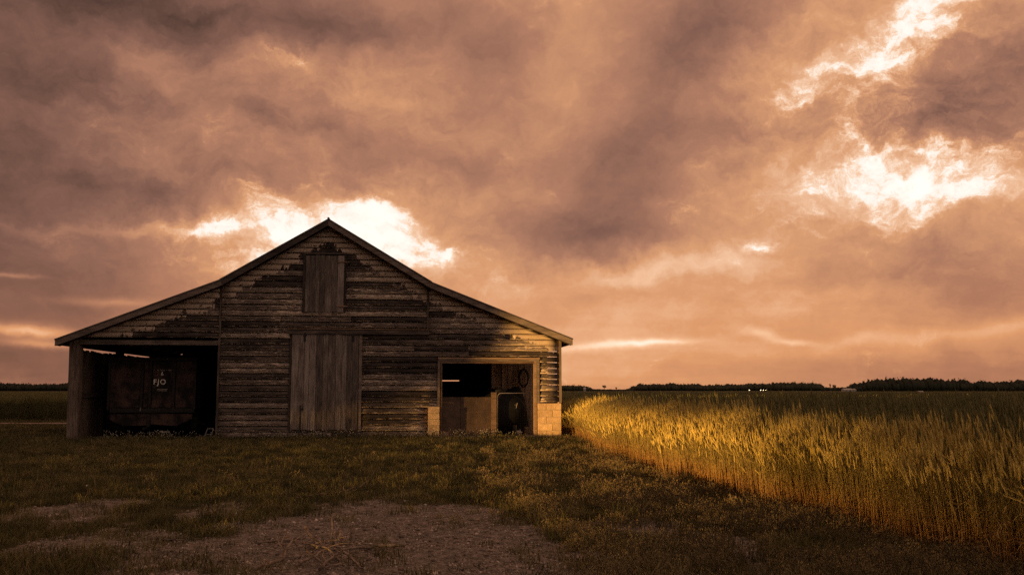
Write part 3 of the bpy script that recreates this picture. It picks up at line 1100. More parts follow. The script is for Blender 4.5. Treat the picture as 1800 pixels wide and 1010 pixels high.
# iron stake in front of the sliding door
st = empty('iron_stake', barn_to_world(fx(528, 770), -.22, 0), THETA)
tag(st, 'dark iron stake upright in front of the sliding door foot', 'stake')
hs = fz(711, 528) + .0
mb = MB().tube([(0, 0, -.1), (0, 0, hs)], .028, 8)
mb.build('shaft', 'black_steel', st)
MB().box(.02, .09, -.015, .015, hs - .16, hs - .10).box(.07, .09, -.015, .015, hs - .16, hs + .02).build('hook', 'black_steel', st)

# little ladder frame at the bay corner
lad = empty('step_ladder', barn_to_world(C1 - .18, -.16, 0), THETA)
tag(lad, 'small bare metal ladder frame leaning at the corner of the open bay', 'ladder')
MB().tube([(-.14, -.04, -.03), (-.05, .05, .31)], .011, 6).build('rail', 'aluminium', lad)
MB().tube([(.05, -.04, -.03), (.11, .05, .31)], .011, 6).build('rail', 'aluminium', lad)
for u in (.10, .48, .97):
    MB().tube([(-.14 + .09 * u, -.04 + .09 * u, -.03 + .34 * u), (.05 + .06 * u, -.04 + .09 * u, -.03 + .34 * u)], .010, 6).build('rung', 'aluminium', lad)

# ------------------------------------------------------------------ grain wagon in the left bay
WY = 1.2
wx0, wx1 = fx(189, 700, WY), fx(344, 700, WY)
wz_top, wz_mid = fz(628, 260, WY), fz(719, 260, WY)
wc = (wx0 + wx1) / 2
ww = wx1 - wx0
wag = empty('grain_wagon', barn_to_world(wc, WY, 0), THETA)
tag(wag, 'dark rusty grain wagon parked in the open left bay, white letters FJO', 'wagon')
WL = 5.2
hw = ww / 2
MB().box(-hw + .03, hw - .03, .04, WL, wz_mid + .02, wz_top - .08).build('box_body', 'rusty_paint', wag)
edges = [-hw, fx(250, 680, WY) - wc, fx(264.5, 680, WY) - wc, fx(306, 680, WY) - wc, hw]
for i in range(4):
    tb(edges[i] + .05, edges[i + 1] - .05, .005, .038, wz_mid + .06, wz_top - .12, 'end_panel', 'rusty_paint', wag, .004)
for e in edges:
    xx = min(max(e, -hw + .035), hw - .035)
    tb(xx - .035, xx + .035, -.05, .04, wz_mid - .02, wz_top - .05, 'stake', 'black_steel', wag)
tb(-hw, hw, -.06, .05, wz_top - .10, wz_top, 'top_rail', 'black_steel', wag)
tb(-hw + .1, hw - .02, -.07, .05, wz_mid - .09, wz_mid + .03, 'cross_rail', 'black_steel', wag)
zs0, zs1 = fz(748, 260, WY), fz(727, 260, WY)
xs = [fx(p, 735, WY) - wc for p in (192, 218, 310, 338)]
MB().prism([(xs[0], zs1), (xs[0] + .02, zs1 - .17), (xs[1], zs0), (-.12, zs0 + .02), (-.12, zs1)], -.02, .06).build('skirt_panel', 'rusty_paint', wag)
MB().prism([(.0, zs1), (.0, zs0 + .05), (xs[2], zs0), (xs[3], zs1 - .15), (xs[3], zs1)], -.02, .06).build('skirt_panel', 'rusty_paint', wag)
tb(-.11, -.01, -.04, .08, zs0 - .02, zs1, 'hitch_bracket', 'black_steel', wag)
tb(-.10, -.03, -.5, 0, zs0 - .10, zs0 - .03, 'drawbar', 'black_steel', wag)
for yy in (1.0, 4.0):
    MB().tube([(-hw + .1, yy, .38), (hw - .1, yy, .38)], .05, 8).build('axle', 'black_steel', wag)
    for sgn in (-1, 1):
        wh = MB().lathe([(.2, -.1), (.36, -.12), (.40, -.07), (.40, .07), (.36, .12), (.2, .1)], (sgn * (hw - .2), yy, .39), 'x', 22).build('wheel', 'rubber', wag, True)
        MB().lathe([(0, -.05), (.19, -.07), (.205, -.09), (.205, .09), (.19, .07), (0, .05)], (sgn * (hw - .2), yy, .39), 'x', 18).build('rim', 'rusty_paint', wh, True)
tb(-.5, .5, .0, WL - .1, .5, wz_mid, 'chassis', 'black_steel', wag)
tb(fx(282, 757, WY) - wc, fx(299, 757, WY) - wc, -.03, -.01, fz(760, 290, WY), fz(757, 290, WY), 'reflector_plate', 'faint_lettering', wag)
tb(fx(247, 719, WY) - wc, fx(249, 719, WY) - wc, -.09, -.075, fz(722, 248, WY), fz(715.5, 248, WY), 'latch', 'steel', wag)


def letters(txt, px, px1, py0, py1, mat, y):
    cu = bpy.data.curves.new('letters', 'FONT')
    cu.body = txt
    cu.extrude = .002
    cu.offset = .014
    cu.space_character = 1.25
    tmp = bpy.data.objects.new('letters', cu)
    me_ = bpy.data.meshes.new_from_object(tmp)
    bpy.data.objects.remove(tmp)
    co = np.empty(len(me_.vertices) * 3, np.float32)
    me_.vertices.foreach_get('co', co)
    co = co.reshape(-1, 3)
    x0, z0 = F(px, py1, WY)
    z1 = fz(py0, px, WY)
    k = (z1 - z0) / (co[:, 1].max() - co[:, 1].min())
    kx = (fx(px1, py1, WY) - x0) / (co[:, 0].max() - co[:, 0].min())
    out = np.stack([(co[:, 0] - co[:, 0].min()) * kx + x0 - wc, co[:, 2] + y, (co[:, 1] - co[:, 1].min()) * k + z0], 1)
    me_.vertices.foreach_set('co', out.astype(np.float32).ravel())
    me_.materials.clear()
    me_.materials.append(MATS[mat])
    me_.update()
    o_ = link('lettering', me_, wag)
    return o_


letters('FJO', 270, 291, 666, 678, 'lettering', -.004)
letters('6', 283, 287, 652.5, 659.5, 'lettering', -.004)
mb = MB()
for (a, c) in ((271.5, 273.5), (277, 290), (292, 293.5), (296, 301)):
    x_ = a
    while x_ < c:
        mb.box(fx(x_, 650, WY) - wc, fx(min(x_ + .9, c), 650, WY) - wc, -.004, .004, fz(651.3 + random.uniform(-.2, .2), 283, WY), fz(649.3, 283, WY))
        x_ += 1.25
mb.build('worn_lettering', 'faint_lettering', wag)
mb = MB()
mb.box(fx(276, 684, WY) - wc, fx(294, 684, WY) - wc, -.004, .004, fz(685, 283, WY), fz(683, 283, WY))
mb.box(fx(275, 684, WY) - wc, fx(293, 684, WY) - wc, -.004, .004, fz(687.2, 283, WY), fz(686.6, 283, WY))
mb.build('worn_lettering', 'faint_lettering', wag)

# ------------------------------------------------------------------ things in the right bay
def at_bay(px, py, y, ground=True):
    x, z = F(px, py, y)
    return barn_to_world(x, y, 0.0 if ground else z)

# half-height partition of sheets
y0 = .34
sp = empty('stall_partition', at_bay(820, 760, y0), THETA)
tag(sp, 'half-height plywood partition closing the left half of the right opening', 'partition')
cx = fx(820, 760, y0)
for (a, c) in ((776.5, 809.5), (810, 864)):
    tb(fx(a, 730, y0) - cx, fx(c, 730, y0) - cx, 0, .02, .05, fz(697.5, 820, y0) + random.uniform(-.008, .008), 'sheet', 'plywood', sp, .003)
tb(fx(863.5, 730, y0) - cx, fx(872.5, 730, y0) - cx, -.03, .07, .0, fz(689, 868, y0), 'post', 'casing', sp)
tb(fx(777, 730, y0) - cx, fx(864, 730, y0) - cx, .022, .07, 1.0, 1.08, 'rail', 'trim', sp)

# tube gate with wire mesh
wg = empty('wire_gate', at_bay(906, 760, y0), THETA)
tag(wg, 'tubular metal gate with rounded corner and wire mesh in the right opening', 'gate')
cx = fx(906, 760, y0)
ga, gb = fx(874.5, 730, y0) - cx, fx(938, 730, y0) - cx
gt, gbm = fz(690.5, 900, y0), .06
pts = [(ga, 0, gbm)] + [(ga, 0, gt - .12)] + [(ga + .12 * (1 - math.cos(a)), 0, gt - .12 + .12 * math.sin(a)) for a in (R(22), R(45), R(68), R(90))] + [(gb, 0, gt)]
MB().tube(pts, .017, 8).build('frame', 'steel', wg, True)
MB().tube([(ga, 0, gbm), (gb, 0, gbm)], .015, 8).build('bottom_bar', 'black_steel', wg, True)
mb = MB()
x_ = ga + .05
while x_ < gb:
    mb.tube([(x_, .004, gbm), (x_, .004, gt)], .0016, 3)
    x_ += .06
z_ = gbm + .05
while z_ < gt - .02:
    mb.tube([(ga, -.004, z_), (gb, -.004, z_)], .0016, 3)
    z_ += .075
tag(mb.build('wire_mesh', 'black_steel', wg), kind='stuff')
MB().box(-.03, .06, -.03, -.015, gt - .36, gt - .345).tube([(.02, -.03, gt - .45), (.06, -.03, gt - .30)], .008, 5).build('latch', 'steel', wg)

# rounded dark tank on skids behind the gate
ty = .55
tx, tz = F(880, 706, ty)
tk = empty('feed_tank', barn_to_world(tx, ty, 0), THETA)
tag(tk, 'black rounded tank standing behind the wire gate', 'tank')
rad = fx(926, 706, ty) - tx
t_hi, t_lo = fz(689, 880, ty), fz(751, 880, ty)
t_mid, t_k = (t_hi + t_lo) / 2, (t_hi - t_lo) / 2 / rad
mb = MB().lathe([(0, -.04), (rad * .55, -.02), (rad * .92, .06), (rad, .22), (rad, .8), (rad * .9, .98), (0, 1.03)], (0, 0, 0), 'y', 36)
mb.v = [(x, y, t_mid + z * t_k) for (x, y, z) in mb.v]
mb.build('shell', 'tarp', tk, True)
MB().lathe([(.16, 0), (.2, 0), (.2, .12), (0, .14)], (0, .5, t_hi - .03), 'z', 16).build('filler_cap', 'black_steel', tk, True)
for sgn in (-1, 1):
    tb(sgn * .45 - .06, sgn * .45 + .06, .1, .9, -.02, .34, 'skid', 'rafter', tk)

# tarp-covered machine behind the partition
my = 1.62
mx, _ = F(880, 690, my)
tm = empty('covered_machine', barn_to_world(mx, my, 0), THETA)
tag(tm, 'dark lumpy machine under a black cover, behind tank and partition', 'machine')
mw0, mw1 = fx(842, 690, my) - mx, fx(930, 690, my) - mx
nu, nv = 26, 10
V, Fc = [], []
tz0 = fz(684, 880, my)
for j in range(nv):
    for i in range(nu):
        u, v_ = i / (nu - 1), j / (nv - 1)
        edge = min(1, 6 * u, 6 * (1 - u)) * min(1, 4 * v_, 4 * (1 - v_))
        bump_ = .35 * (.09 * math.sin(u * 9.2) + .06 * math.sin(u * 17 + 1) + (.14 if .58 < u < .82 else 0) + (.10 if u > .86 else 0))
        z = .3 + (tz0 - .3 + bump_ * .9 + random.uniform(-.03, .03)) * edge ** .5 if edge > 0 else .25
        V.append((mw0 + (mw1 - mw0) * u, .42 * v_, z))
for j in range(nv - 1):
    for i in range(nu - 1):
        k = j * nu + i
        Fc.append((k, k + 1, k + nu + 1, k + nu))
link('cover', np_mesh('cover', V, Fc, ['tarp'], smooth=True), tm)
tb(mw0 + .15, mw1 - .15, .06, .36, -.02, tz0 - .3, 'chassis', 'black_steel', tm)

# coil of hose on the cross wall
hx_, hz_ = F(920, 664, 2.1)
hc = empty('hose_coil', barn_to_world(hx_, 2.1, hz_ - .40), THETA)
tag(hc, 'loop of dark hose hanging on the upright boards inside the right bay', 'hose')
pts = []
for i in range(75):
    a = i / 24 * 2 * math.pi
    rr = 1 + .10 * math.sin(i * .41)
    pts.append((.15 * rr * math.cos(a), -.03 - .0012 * i, .40 + .27 * rr * math.sin(a)))
MB().tube(pts, .018, 6).build('loop', 'rope', hc, True)
MB().tube([(0, .05, .70), (0, -.12, .70), (0, -.13, .74)], .012, 6).build('hook', 'black_steel', hc)

# white jug fallen on the floor and a brick by the jamb
jp = at_bay(911, 752, 1.1)
jug = empty('plastic_jug', jp, THETA + .5)
tag(jug, 'small white jug lying on the floor behind the wire gate', 'jug')
MB().lathe([(0, -.12), (.06, -.12), (.075, -.10), (.075, .04), (.05, .09), (.022, .115), (.022, .15), (0, .15)], (0, 0, .085), 'x', 16).build('bottle', 'white_plastic', jug, True)
MB().tube([(.02, 0, .155), (.03, 0, .19), (.08, 0, .185), (.09, 0, .13)], .011, 6).build('handle', 'white_plastic', jug, True)
bp = barn_to_world(fx(782, 765, .18), .17, .045)
br = empty('loose_brick', bp, THETA + .15)
tag(br, 'single loose red brick on the sill beside the left block pier', 'brick')
mb = MB().box(-.10, .10, -.05, .05, 0, .12, jit=.006)
mb.build('brick_body', 'brick_red', br)
MB().box(-.07, .07, -.0545, -.048, .03, .09).build('frog', 'mortar', br)
# ------------------------------------------------------------------ crop, grass, pebbles (too many to count)
def ribbon(V, Fq, M, p0, pts, w0, az, mi):
    """tapering flat blade through pts (quads)"""
    k = len(V)
    n_ = len(pts)
    sx_, sy_ = math.cos(az), math.sin(az)
    for i, p in enumerate(pts):
        w_ = w0 * (1 - (i / (n_ - 1)) ** 1.6) * .5 + .0004
        V.append((p[0] - sx_ * w_, p[1] - sy_ * w_, p[2]))
        V.append((p[0] + sx_ * w_, p[1] + sy_ * w_, p[2]))
    for i in range(n_ - 1):
        a = k + 2 * i
        Fq.append((a, a + 1, a + 3, a + 2))
        M.append(mi)


def tri_tube(V, Fq, M, pts, rads, sides, mi):
    k = len(V)
    for p, r_ in zip(pts, rads):
        for j in range(sides):
            a = 2 * math.pi * j / sides
            V.append((p[0] + r_ * math.cos(a), p[1] + r_ * math.sin(a), p[2]))
    for i in range(len(pts) - 1):
        for j in range(sides):
            j2 = (j + 1) % sides
            Fq.append((k + i * sides + j, k + i * sides + j2, k + (i + 1) * sides + j2, k + (i + 1) * sides + j))
            M.append(mi)


def wheat_clump(n_, span, fat=1.0, mats=('wheat_stem', 'sunlit_wheat_ear')):
    V, Fq, M = [], [], []
    for _ in range(n_):
        x0, y0 = random.uniform(-span, span), random.uniform(-span, span)
        h_ = random.gauss(.84, .075)
        la = random.gauss(math.pi, .55)                 # stems lean towards the left, out of the field
        le = max(.0, random.gauss(.060, .055))
        if random.random() < .012:
            le, h_ = random.uniform(.25, .45), h_ * .85  # a bent one
        lx, ly = math.cos(la) * le, math.sin(la) * le
        P = lambda u: (x0 + lx * u * u, y0 + ly * u * u, h_ * u)
        sr = .0021 * fat
        tri_tube(V, Fq, M, [P(0), P(.35), P(.7), P(1)], [sr * 1.25, sr * 1.1, sr, sr * .8], 3, 0)
        # ear
        el = random.uniform(.105, .165)
        er = random.uniform(.0060, .0082) * fat
        slope_x, slope_y = 2 * lx / h_ + random.gauss(0, .06), 2 * ly / h_ + random.gauss(0, .06)
        pts, rads = [], []
        for i in range(8):
            u = i / 7
            k = el * (u + .25 * u * u)
            pts.append((x0 + lx + slope_x * k, y0 + ly + slope_y * k, h_ + el * u * (1 - .12 * abs(slope_x))))
            rads.append(er * (.35, 1.0, .80, 1.02, .80, .92, .60, .10)[i])
        tri_tube(V, Fq, M, pts, rads, 5, 1)
        # beard
        for _a in range(4):
            a = random.uniform(0, 6.28)
            b0 = pts[random.randint(2, 6)]
            ribbon(V, Fq, M, None, [b0, (b0[0] + math.cos(a) * .014 + slope_x * .07, b0[1] + math.sin(a) * .014 + slope_y * .07, b0[2] + .075)], .0024 * fat, a + 1.57, 1)
        # leaves
        for _l in range(random.choice((1, 2, 2, 3))):
            u = random.uniform(.12, .78)
            a = random.uniform(0, 6.28)
            b0 = P(u)
            ln = random.uniform(.10, .24)
            rise = random.uniform(.25, 1.1)
            lp = []
            for i in range(4):
                s_ = i / 3
                lp.append((b0[0] + math.cos(a) * ln * s_, b0[1] + math.sin(a) * ln * s_, b0[2] + ln * (rise * s_ - 1.1 * s_ * s_)))
            ribbon(V, Fq, M, None, lp, random.uniform(.007, .011) * fat, a + 1.57, 0)
    return np_mesh('wheat', V, Fq, list(mats), M)


def edge_x(Y):
    e = np.interp(Y, [0, 5, 7.1, 8.65, 9.9, 12, 13.65, 16.2, 19.5, 25.2, 29, 33], [5.0, 4.2, 3.83, 3.57, 3.33, 3.0, 2.8, 2.43, 2.12, 2.05, 1.9, 1.6]) - .12
    return e + (vnoise(Y * 0.9, Y * 0 + 3, 61) - .5) * .34 + (vnoise(Y * 3.1, Y * 0 + 8, 62) - .5) * .22


def scatter(n_, x0, x1, y0, y1):
    return rng.uniform(x0, x1, n_), rng.uniform(y0, y1, n_)


SHADED_GREEN = ('shaded_green_stem', 'shaded_green_ear')
protos = [wheat_clump(11, .17, 1.15) for _ in range(9)] + [wheat_clump(14, .20, 1.4, SHADED_GREEN) for _ in range(5)] + [wheat_clump(18, .42, 2.2, SHADED_GREEN) for _ in range(3)]
PX, PY, PK = [], [], []
# rim of the field, thinner, with sunlight put into its golden colour
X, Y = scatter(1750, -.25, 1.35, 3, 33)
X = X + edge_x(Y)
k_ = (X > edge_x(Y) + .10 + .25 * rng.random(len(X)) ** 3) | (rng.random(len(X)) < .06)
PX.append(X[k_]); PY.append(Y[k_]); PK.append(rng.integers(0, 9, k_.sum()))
# within the field, near
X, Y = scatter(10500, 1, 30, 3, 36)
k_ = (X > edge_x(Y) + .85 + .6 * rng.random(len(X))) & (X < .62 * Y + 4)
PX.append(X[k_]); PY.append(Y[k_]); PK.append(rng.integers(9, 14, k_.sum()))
X, Y = scatter(16000, -42, 42, 32, 64)
k_ = (np.abs(X) < .62 * Y + 3) & (((X > 1.9) & (Y < 43)) | (Y > 42.5))
bxl = (X - BO.x) * _ct + (Y - BO.y) * _st
byl = -(X - BO.x) * _st + (Y - BO.y) * _ct
k_ &= ~((byl < DEPTH + 1.6) & (bxl < XR + .9) & (bxl > XL - 1))
PX.append(X[k_]); PY.append(Y[k_]); PK.append(rng.integers(9, 14, k_.sum()))
X, Y = scatter(15000, -85, 85, 62, 140)
k_ = (np.abs(X) < .62 * Y + 3)
PX.append(X[k_]); PY.append(Y[k_]); PK.append(rng.integers(14, 17, k_.sum()))
X, Y, K = np.concatenate(PX), np.concatenate(PY), np.concatenate(PK)
nW = len(X)
hv = .93 + .22 * vnoise(X * .5, Y * .5, 71) + rng.normal(0, .045, nW)
hv *= np.where(Y < 33, np.interp(X - edge_x(Y), [0, .2, .7, 1.4, 2.2], [.66, .78, .95, 1.06, 1.08]), 1.02)
rot = np.stack([rng.normal(0, .03, nW), rng.normal(-.03, .04, nW), rng.normal(0, .45, nW)], 1)
scl = np.stack([np.ones(nW), np.ones(nW), hv], 1)
instancer('wheat_field', np.stack([X, Y, np.zeros(nW)], 1), rot, scl, K, protos, 'ripening bearded wheat standing right of the barn and beyond it', 'wheat')

# the crop far off, seen as one surface
cx_ = np.unique(np.concatenate([np.linspace(-900, 900, 61), np.linspace(-90, 90, 61)]))
cy_ = np.concatenate([np.linspace(72, 150, 40), np.linspace(160, 400, 25), np.linspace(430, 1240, 20)])
CX, CY = np.meshgrid(cx_, cy_)
CZ = .80 + .16 * (vnoise(CX * .4, CY * .4, 81) - .5)
n1_ = len(cx_)
ii = (np.arange(len(cy_) - 1)[:, None] * n1_ + np.arange(n1_ - 1)[None, :]).ravel()
tag(link('far_crop', np_mesh('far_crop', np.stack([CX.ravel(), CY.ravel(), CZ.ravel()], 1), np.stack([ii, ii + 1, ii + n1_ + 1, ii + n1_], 1), ['crop_canopy'], smooth=True)),
    'olive crop stretching away to the distant woods', 'crop', kind='stuff')


def grass_tuft(n_, rad, h0, h1, w_, mi_dry=.3, spread=.5, heads=0.0):
    V, Fq, M = [], [], []
    for _ in range(n_):
        a, r_ = random.uniform(0, 6.28), rad * math.sqrt(random.random())
        x0, y0 = math.cos(a) * r_, math.sin(a) * r_
        h_ = random.uniform(h0, h1)
        d = random.uniform(0, 6.28)
        le = h_ * random.uniform(.1, 1.0) * spread
        pts = [(x0 + math.cos(d) * le * s_ * s_, y0 + math.sin(d) * le * s_ * s_, h_ * (s_ - .18 * s_ * s_) - .01) for s_ in (0, .4, .75, 1)]
        ribbon(V, Fq, M, None, pts, random.uniform(.7, 1.3) * w_, random.uniform(0, 3.14), 1 if random.random() < mi_dry else 0)
        if random.random() < heads:
            tp = pts[-1]
            for _h in range(3):
                q_ = (tp[0] + random.uniform(-.012, .012), tp[1] + random.uniform(-.012, .012), tp[2] + random.uniform(-.03, .012))
                tri_tube(V, Fq, M, [q_, (q_[0], q_[1], q_[2] + .008), (q_[0] + .002, q_[1], q_[2] + .018)], [.0008, .0038, .0006], 4, 2)
    return np_mesh('grass', V, Fq, ['grass_blade', 'dry_grass', 'seed_head'], M)


def frame_points(n_, ymin, ymax, power=1.6):
    """points over the visible ground, thinning with distance"""
    u = rng.random(n_)
    Y = (ymin ** (2 - power) + u * (ymax ** (2 - power) - ymin ** (2 - power))) ** (1 / (2 - power))
    X = rng.uniform(-1, 1, n_) * (.60 * Y + .6)
    return X, Y


def clear_of_barn(X, Y, front=.10):
    bl = (X - BO.x) * _ct + (Y - BO.y) * _st
    bd = -(X - BO.x) * _st + (Y - BO.y) * _ct
    inside = (bd > front) & (bd < DEPTH + .1) & (bl > XL - .1) & (bl < XR + .12)
    sill = (bd > -.3) & (bl > OPEN[0]) & (bl < OPEN[1]) & (bd < 2)
    bay = inside & (bd < .75) & (bl < C1 - .1)
    return ~(inside & ~bay) & ~sill, bl, bd


gt_ = [grass_tuft(34, .13, .03, .085, .0050, .28, .7) for _ in range(5)] + [grass_tuft(30, .10, .06, .15, .0050, .3, .6) for _ in range(3)]
X, Y = frame_points(62000, 6.0, 44, 1.35)
b_ = bareness(X, Y)
ok, bl, bd = clear_of_barn(X, Y)
dens = .94 * (1 - b_) ** 1.3 * np.clip((vnoise(X * 1.3, Y * 1.3, 91) - .22) * 3.2, .12, 1) + .03
k_ = ok & (rng.random(len(X)) < dens) & (X < edge_x(Y) + .35) & ~((Y > 37.4) & (Y < 39.4) & (X < -12))
X, Y = X[k_], Y[k_]
n_ = len(X)
far = np.clip(Y / 16, 1, 2.0)
pick = np.where(rng.random(n_) < .2 + .35 * (vnoise(X * .8, Y * .8, 92) > .55), rng.integers(5, 8, n_), rng.integers(0, 5, n_))
s_ = rng.uniform(.7, 1.35, n_)
instancer('grass', np.stack([X, Y, gz(X, Y)], 1), np.stack([rng.normal(0, .08, n_), rng.normal(0, .08, n_), rng.uniform(0, 6.28, n_)], 1),
          np.stack([s_ * far, s_ * far, s_ * (.75 + .5 * vnoise(X * .6, Y * .6, 93))], 1), pick, gt_, 'short rough grass over the yard in front of the barn', 'grass')

# coarse clumps standing out of the thin grass and gravel
X, Y = frame_points(900, 6.0, 17, 1.2)
b_ = bareness(X, Y)
k_ = (rng.random(len(X)) < .02 + .4 * ((b_ > .15) & (b_ < .7)) + .25 * ((vnoise(X * .7, Y * .7, 97) > .55) & (b_ < .2))) & (X < edge_x(Y) - .2)
X, Y = X[k_], Y[k_]
n_ = len(X)
s_ = rng.uniform(.9, 1.9, n_)
instancer('coarse_grass', np.stack([X, Y, gz(X, Y)], 1), np.stack([rng.normal(0, .08, n_), rng.normal(0, .08, n_), rng.uniform(0, 6.28, n_)], 1),
          np.stack([s_, s_, s_ * rng.uniform(.7, 1.2, n_)], 1), rng.integers(0, 4, n_), [grass_tuft(70, .12, .05, .14, .0045, .18, .8) for _ in range(4)], 'dark coarse grass clumps round the gravel patch', 'grass')

# taller dry weeds with seed heads towards the crop
wt_ = [grass_tuft(30, .12, .07, .20, .0038, .68, .45, .75) for _ in range(5)]
X, Y = frame_points(30000, 6.0, 30, 1.35)
px_, py_ = to_pixel(X, Y)
b_ = bareness(X, Y)
ok, bl, bd = clear_of_barn(X, Y)
bandr = np.clip((px_ - 820) / 220, 0, 1) * np.clip((py_ - 775) / 40, 0, 1)
dens = bandr * (1 - b_) * np.clip((vnoise(X * 1.1 + 5, Y * 1.1, 95) - .30) * 3.5, 0, 1) * .85 + .008 * (1 - b_) + .6 * np.exp(-np.abs(edge_x(Y) - X) / .22)
k_ = ok & (rng.random(len(X)) < dens) & (X < edge_x(Y) + .2)
X, Y = X[k_], Y[k_]
n_ = len(X)
s_ = rng.uniform(.6, 1.15, n_)
instancer('dry_weeds', np.stack([X, Y, gz(X, Y)], 1), np.stack([rng.normal(0, .1, n_), rng.normal(0, .1, n_), rng.uniform(0, 6.28, n_)], 1),
          np.stack([s_, s_, s_ * (.7 + .6 * vnoise(X * .7, Y * .7, 96))], 1), rng.integers(0, 5, n_), wt_, 'dry knee-low weeds with seed heads beside the wheat', 'weeds')

# white flowers along the foot of the barn
def flower_clump():
    V, Fq, M = [], [], []
    for _ in range(9):
        x0, y0 = random.uniform(-.18, .18), random.uniform(-.12, .12)
        h_ = random.uniform(.08, .24)
        lx = random.uniform(-.03, .03)
        tri_tube(V, Fq, M, [(x0, y0, 0), (x0 + lx, y0, h_)], [.0022, .0016], 3, 0)
        tri_tube(V, Fq, M, [(x0 + lx, y0, h_ - .004), (x0 + lx, y0, h_ + .006), (x0 + lx, y0, h_ + .013)], [.002, .0065, .0015], 5, 1)
        for _l in range(4):
            a = random.uniform(0, 6.28)
            u = random.uniform(.1, .7)
            ribbon(V, Fq, M, None, [(x0, y0, h_ * u), (x0 + math.cos(a) * .03, y0 + math.sin(a) * .03, h_ * u + .02), (x0 + math.cos(a) * .06, y0 + math.sin(a) * .06, h_ * u + .01)], .012, a + 1.57, 0)
    return np_mesh('flowers', V, Fq, ['grass_blade', 'flower_white'], M)


fl = [flower_clump() for _ in range(4)]
xs_ = rng.uniform(XL, fx(905), 150)
dn = np.where((xs_ > fx(480)) & (xs_ < fx(600)) | (xs_ > fx(700)) & (xs_ < fx(870)) | (xs_ > fx(200)) & (xs_ < fx(360)), .9, .3)
xs_ = xs_[rng.random(150) < dn]
yb_ = -np.abs(rng.normal(.28, .22, len(xs_))) - .05
wp = np.array([barn_to_world(a, c) for a, c in zip(xs_, yb_)])
n_ = len(xs_)
s_ = rng.uniform(.7, 1.25, n_)
instancer('white_flowers', np.stack([wp[:, 0], wp[:, 1], gz(wp[:, 0], wp[:, 1])], 1), np.stack([np.zeros(n_), np.zeros(n_), rng.uniform(0, 6.28, n_)], 1),
          np.stack([s_, s_, s_], 1), rng.integers(0, 4, n_), fl, 'tiny white wildflowers along the foot of the barn', 'flowers')

# pebbles
def pebble():
    g = (1 + 5 ** .5) / 2
    V = np.array([(-1, g, 0), (1, g, 0), (-1, -g, 0), (1, -g, 0), (0, -1, g), (0, 1, g), (0, -1, -g), (0, 1, -g), (g, 0, -1), (g, 0, 1), (-g, 0, -1), (-g, 0, 1)]) / 1.9
    V = V * rng.uniform(.75, 1.2, (12, 1)) * np.array([1, rng.uniform(.6, .95), rng.uniform(.45, .75)])
    Fc = [(0, 11, 5), (0, 5, 1), (0, 1, 7), (0, 7, 10), (0, 10, 11), (1, 5, 9), (5, 11, 4), (11, 10, 2), (10, 7, 6), (7, 1, 8), (3, 9, 4), (3, 4, 2), (3, 2, 6), (3, 6, 8), (3, 8, 9), (4, 9, 5), (2, 4, 11), (6, 2, 10), (8, 6, 7), (9, 8, 1)]
    return np_mesh('pebble', V, Fc, ['pebble'], smooth=True)


X, Y = frame_points(120000, 5.8, 22, 1.6)
b_ = bareness(X, Y)
k_ = rng.random(len(X)) < b_ * .95 + .01
X, Y = X[k_], Y[k_]
n_ = len(X)
s_ = np.minimum(.0035 + rng.gamma(1.1, .0042, n_), .04)
instancer('gravel', np.stack([X, Y, gz(X, Y) + s_ * .2], 1), np.stack([rng.normal(0, .3, n_), rng.normal(0, .3, n_), rng.uniform(0, 6.28, n_)], 1),
          np.stack([s_, s_, s_], 1), rng.integers(0, 6, n_), [pebble() for _ in range(6)], 'loose gravel on the bare patch in the foreground', 'gravel')

# ------------------------------------------------------------------ fallen branches of the brush heap
def branch(pix, r0, label, group=None, twigs=2, z=.03):
    pts = [gp(p[0], p[1], 0) for p in pix]
    base = pts[0].copy()
    root = empty('fallen_branch', (base.x, base.y, 0))
    tag(root, label, 'branch', group)
    P = []
    for i, p in enumerate(pts):
        zz = (pix[i][2] if len(pix[i]) > 2 else z) + float(gz(np.array([p.x]), np.array([p.y]))[0])
        P.append(Vector((p.x - base.x, p.y - base.y, zz)))
    fine, rads = [], []
    N = 5 * (len(P) - 1)
    for i in range(N + 1):
        u = i / N * (len(P) - 1)
        k = min(int(u), len(P) - 2)
        v_ = P[k].lerp(P[k + 1], u - k)
        j = r0 * .6
        fine.append(v_ + Vector((random.uniform(-j, j), random.uniform(-j, j), random.uniform(0, j))))
        rads.append(r0 * (1 - .65 * i / N))
    MB().tube(fine, rads, 6).build('stem', 'dead_twig', root, True)
    for _ in range(twigs):
        k = random.randint(2, N - 1)
        d = (fine[min(k + 1, N)] - fine[k - 1]).normalized()
        s_ = Vector((-d.y, d.x, random.uniform(.1, .6))) * random.choice((-1, 1))
        s_.z = abs(s_.z)
        ln = random.uniform(.08, .26)
        a = fine[k]
        m_ = a + (d * .6 + s_ * .7) * ln * .5
        e_ = a + (d * 1.0 + s_ * .6) * ln
        MB().tube([a, m_, e_], [rads[k] * .6, rads[k] * .45, rads[k] * .2], 5).build('twig', 'dead_twig', root, True)
    return root


